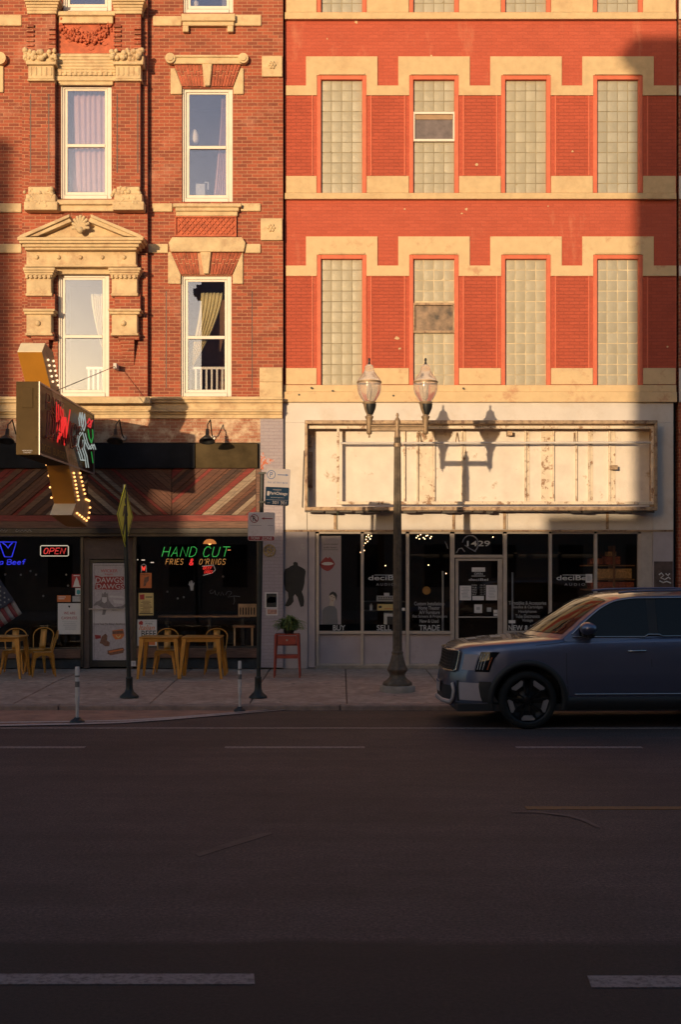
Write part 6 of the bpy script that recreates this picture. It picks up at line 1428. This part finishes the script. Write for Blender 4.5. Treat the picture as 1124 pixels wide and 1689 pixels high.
def topz(u): return cub(u, [1.78, 2.0, 2.25, 2.45, 2.75, 3.6, 4.3, 4.62], [1.25, 1.45, 1.635, 1.72, 1.755, 1.76, 1.71, 1.62])
sidewin(1.90, 2.86, 1.25, topz, 'front_side_window'); sidewin(2.99, 3.92, 1.26, topz, 'rear_side_window'); sidewin(4.0, 4.62, 1.30, topz, 'quarter_window')
m_ = MB()
for sg in (-1, 1):
    m_.grid([[(u, sg*(ws_(z)+.004), z) for z in (1.25, topz(u))] for u in (2.82, 2.9, 3.03)], smooth=False)
pc(m_, 'door_pillar', M['clad'])
m_ = MB()
for sg in (-1, 1):
    m_.tube([(u, sg*(ws_(topz(u))+.012), topz(u)+.008) for u in np.arange(1.80, 4.64, .06)], .011, 6); m_.tube([(u, sg*(ws_(1.25)+.012), 1.243) for u in (1.80, 2.3, 2.8)]+[(2.84, sg*.935, 1.275), (3.0, sg*.935, 1.275), (3.04, sg*.935, 1.25), (3.9, sg*.932, 1.255)], .011, 6)
    m_.tube([(u, sg*(wid(u)*.985+.008), .47) for u in np.arange(1.82, 3.5, .1)], .012, 6)
pc(m_, 'chrome_trim', M['chrome'])
m_ = MB()
for sg in (-1, 1): m_.tube([(u, sg*.70, zr(u)+.03) for u in np.arange(2.5, 4.6, .1)], .017, 6)
pc(m_, 'roof_rail', M['paint'])
# wheel-arch cladding + sill
m_ = MB()
def sidey(u, z):
    zt = sh_(u); zlow = .27; g = (z-zlow)/(zt-zlow); return wid(u)*float(np.interp(g, FZ, FW))
for sg in (-1, 1):
    for uw in UW:
        P = []
        for k in range(33):
            a = math.radians(-16+212*k/32); row = []
            for r, o in ((RA-.005, -.10), (RA-.005, .012), (RA+.03, .016), (RA+.068, .014), (RA+.075, -.01)):
                u = uw+r*math.cos(a); z = max(RW+r*math.sin(a), .25); row.append((u, sg*(sidey(u, z)+o), z))
            P.append(row)
        m_.grid(P)
    P = [[(u, sg*(sidey(u, z)+o), z) for z, o in ((.25, -.02), (.27, .010), (.36, .012), (.43, .008), (.435, -.01))] for u in np.arange(1.70, 3.62, .12)]
    m_.grid(P)
pc(m_, 'wheel_arch_cladding', M['clad'])
# front details : surface point from lateral v and height z
def fp(v, z, o=0.0):
    def q_(u):
        zl_ = cub(u, [0, .3, .7, 1.5], [.30, .26, .27, .27]); return wid(u)*float(np.interp((z-zl_)/(sh_(u)-zl_), FZ, FW))
    a_, b_ = 0.0, 1.3
    if q_(0) >= abs(v): b_ = 0.0
    for _ in range(22):
        u = (a_+b_)/2
        if q_(u) < abs(v): a_ = u
        else: b_ = u
    u = (a_+b_)/2
    return (u+setb(z, u)-o, v-(o*.6 if v < -.5 else 0)+(o*.6 if v > .5 else 0), z)
def fpatch(v0, v1, z0, z1, o, nv=14, nz=5, slant=0.0):
    m_ = MB(); m_.grid([[fp(v0+(v1-v0)*i/nv+slant*(z0+(z1-z0)*j/nz-z0), z0+(z1-z0)*j/nz, o) for j in range(nz+1)] for i in range(nv+1)]); return m_
g_ = fpatch(-.60, .60, .77, 1.03, .014, 24, 6); gr_ = pc(g_, 'grille', M['clad'])
m_ = MB()
outl = [fp(v, 1.04, .02) for v in np.linspace(-.60, .60, 20)]+[fp(.62, z, .02) for z in (1.0, .9, .80)]+[fp(v, .76, .02) for v in np.linspace(.58, -.58, 20)]+[fp(-.62, z, .02) for z in (.80, .9, 1.0)]
m_.tube(outl, .013, 6, closed=True); m_.tube([fp(-.62, z, .022) for z in np.linspace(.77, 1.035, 6)], .018, 6); pc(m_, 'grille_surround', M['chrome'], gr_)
m_ = MB()
for j in range(6): m_.tube([fp(v, .79+j*.042, .018) for v in np.linspace(-.57, .57, 18)], .005, 4)
for i in range(15): m_.tube([fp(-.56+i*.08, z, .018) for z in (.78, .9, 1.02)], .004, 4)
pc(m_, 'grille_mesh', M['rim'], gr_)
for sg in (-1, 1):
    h1 = fpatch(sg*.845, sg*.918, .77, 1.04, .012, 8, 6); hl = pc(h1, 'headlight', M['cglass'])
    m_ = MB()
    for k in range(3): m_.tube([fp(sg*(.860+k*.014), z, .019) for z in (.80, .9, 1.01)], .006, 5)
    pc(m_, 'light_guide', M['lgrey'], hl)
    m_ = MB(); m_.tube([fp(sg*.909, z, .019) for z in (.80, .88, .97)], .010, 6); pc(m_, 'amber_marker', mat('amber_lens', (.35, .06, .01), .2), hl)
    h2 = fpatch(sg*.70, sg*.835, .79, 1.0, .006, 6, 4); pc(h2, 'headlight_bezel', M['bulk'])
m_ = fpatch(-.58, .58, .36, .56, .012, 20, 4); lg = pc(m_, 'lower_grille', M['clad'])
m_ = MB(); m_.tube([fp(-.60, .60, .03), fp(-.63, .50, .03), fp(-.60, .38, .03)]+[fp(v, .335, .03) for v in np.linspace(-.55, .55, 12)]+[fp(.60, .38, .03), fp(.63, .50, .03), fp(.60, .60, .03)], .034, 8); pc(m_, 'skid_trim', mat('silver_bumper_trim', (.52, .46, .46), .4, .35, var=.04, bmp=0))
m_ = fpatch(-.88, -.70, .38, .62, .008, 8, 4); pc(m_, 'bumper_vent', M['bulk']); m_ = fpatch(.70, .88, .38, .62, .008, 8, 4); pc(m_, 'bumper_vent', M['alu'])
for sg in (-1, 1):
    m_ = fpatch(sg*.665, sg*.70, .36, .64, .010, 4, 4); m2 = fpatch(sg*.88, sg*.93, .36, .64, .010, 4, 4); m_.add(m2.v, m2.f); pc(m_, 'bumper_insert', M['clad'])
m_ = MB(); m_.box(-.06, -.04, -.155, .155, .44, .60); pl = pc(m_, 'licence_plate', M['signw'])
m_ = MB(); m_.box(-.063, -.0605, -.14, .14, .565, .59); pc(m_, 'plate_band', M['blue'], pl)
# door seams, handles, mirror
m_ = MB()
def seam(pts): m_.tube([(u, -(sidey(u, z)+.0005), z) for u, z in pts], .0045, 4); m_.tube([(u, (sidey(u, z)+.0005), z) for u, z in pts], .0045, 4)
seam([(1.72, 1.19), (1.71, 1.0), (1.71, .7), (1.74, .46)]); seam([(2.88, 1.22), (2.88, .9), (2.90, .46)]); seam([(3.95, 1.22), (3.97, 1.0), (3.80, .85), (3.62, .62), (3.58, .46)]); seam([(1.30, 1.13), (1.60, 1.16), (1.75, 1.185)])
pc(m_, 'door_seam', M['ink'])
for u in (2.68, 3.72):
    m_ = MB()
    for sg in (-1, 1): m_.tube([(u-.12, sg*(sidey(u, 1.05)-.002), 1.05), (u-.09, sg*(sidey(u, 1.05)+.03), 1.053), (u+.09, sg*(sidey(u, 1.05)+.03), 1.057), (u+.12, sg*(sidey(u, 1.05)-.002), 1.055)], .013, 8)
    pc(m_, 'door_handle', M['chrome'])
for sg in (-1, 1):
    m_ = MB(); m_.ball((0, 0, 0), 1, 16, 10); m_.v = [(2.0+.12*a*(1.1 if a < 0 else .9), sg*1.06+.125*b, 1.365+.085*c*(1-.2*a)) for a, b, c in m_.v]; mr_ = pc(m_, 'door_mirror', M['paint'])
    m_ = MB(); m_.box(1.93, 2.08, min(sg*.90, sg*1.02), max(sg*.90, sg*1.02), 1.255, 1.29); m_.ball((2.03, sg*1.04, 1.285), .06, 10, 6); pc(m_, 'mirror_foot', M['clad'], mr_)
m_ = MB(); m_.tube([(1.78, -.62, 1.262), (1.98, -.35, 1.43)], .006, 4); m_.tube([(1.70, .1, 1.262), (1.75, .45, 1.30)], .006, 4); pc(m_, 'wiper', M['ink'])
# wheels
def wheel(uw, sg):
    c = (CX+uw, CY+sg*.86, RW); t_ = MB()
    def lat(prof, n=48, mb=None, sm=True):     # profile (radius, outboard offset)
        q = MB(); q.lathe([(r, o) for r, o in prof], (0, 0, 0), n, smooth=sm, caps=False); return [(a, sg*cc, b) for a, b, cc in q.v], q.f
    tv, tf = lat([(.305, -.13), (.36, -.13), (.385, -.11), (.39, -.08), (.39, .07), (.383, .098), (.365, .112), (.325, .118), (.305, .105), (.302, .08)])
    t_.add([(c[0]+a, c[1]+b, c[2]+z) for a, b, z in tv], tf, 0, True)
    ty = t_.build('wheel', M['tyre'], CAR)
    r_ = MB(); rv, rf = lat([(.308, .108), (.296, .104), (.288, .07), (.275, .03), (.08, .02), (.07, .05), (.03, .06), (.002, .06)]); r_.add([(c[0]+a, c[1]+b, c[2]+z) for a, b, z in rv], rf, 0, True)
    for k in range(5):
        a = 2*math.pi*k/5+math.pi/2; da = .17
        for s_ in (-1, 1):
            P = [(.06, a+s_*.35), (.06, a+s_*.05), (.288, a+s_*.18), (.288, a+s_*.33)]
            ring_ = [(c[0]+r*math.cos(b), c[1]+sg*.085, c[2]+r*math.sin(b)) for r, b in P]; rb = [(p[0], p[1]-sg*.05, p[2]) for p in ring_]
            r_.add(ring_+rb, [(0, 1, 2, 3), (0, 4, 5, 1), (1, 5, 6, 2), (2, 6, 7, 3), (3, 7, 4, 0)], 0)
    r_.build('rim', M['rim'], ty)
    s2 = MB()
    for k in range(5):
        a = 2*math.pi*k/5+math.pi/2+math.pi/5; q = [(.262, a-.36), (.212, a-.26), (.212, a+.26), (.262, a+.36), (.284, a+.30), (.284, a-.30)]
        s2.add([(c[0]+r*math.cos(b), c[1]+sg*.098, c[2]+r*math.sin(b)) for r, b in q]+[(c[0]+r*math.cos(b), c[1]+sg*.07, c[2]+r*math.sin(b)) for r, b in q], [(0, 1, 2, 3, 4, 5)]+[(i, 6+i, 6+(i+1) % 6, (i+1) % 6) for i in range(6)])
    s2.build('silver_spoke_insert', mat('machined_alloy', (.42, .38, .37), .35, .6, var=.05, bmp=0), ty)
for uw in UW:
    for sg in (-1, 1): wheel(uw, sg)

CAR.rotation_euler = (0, 0, math.radians(3.0))
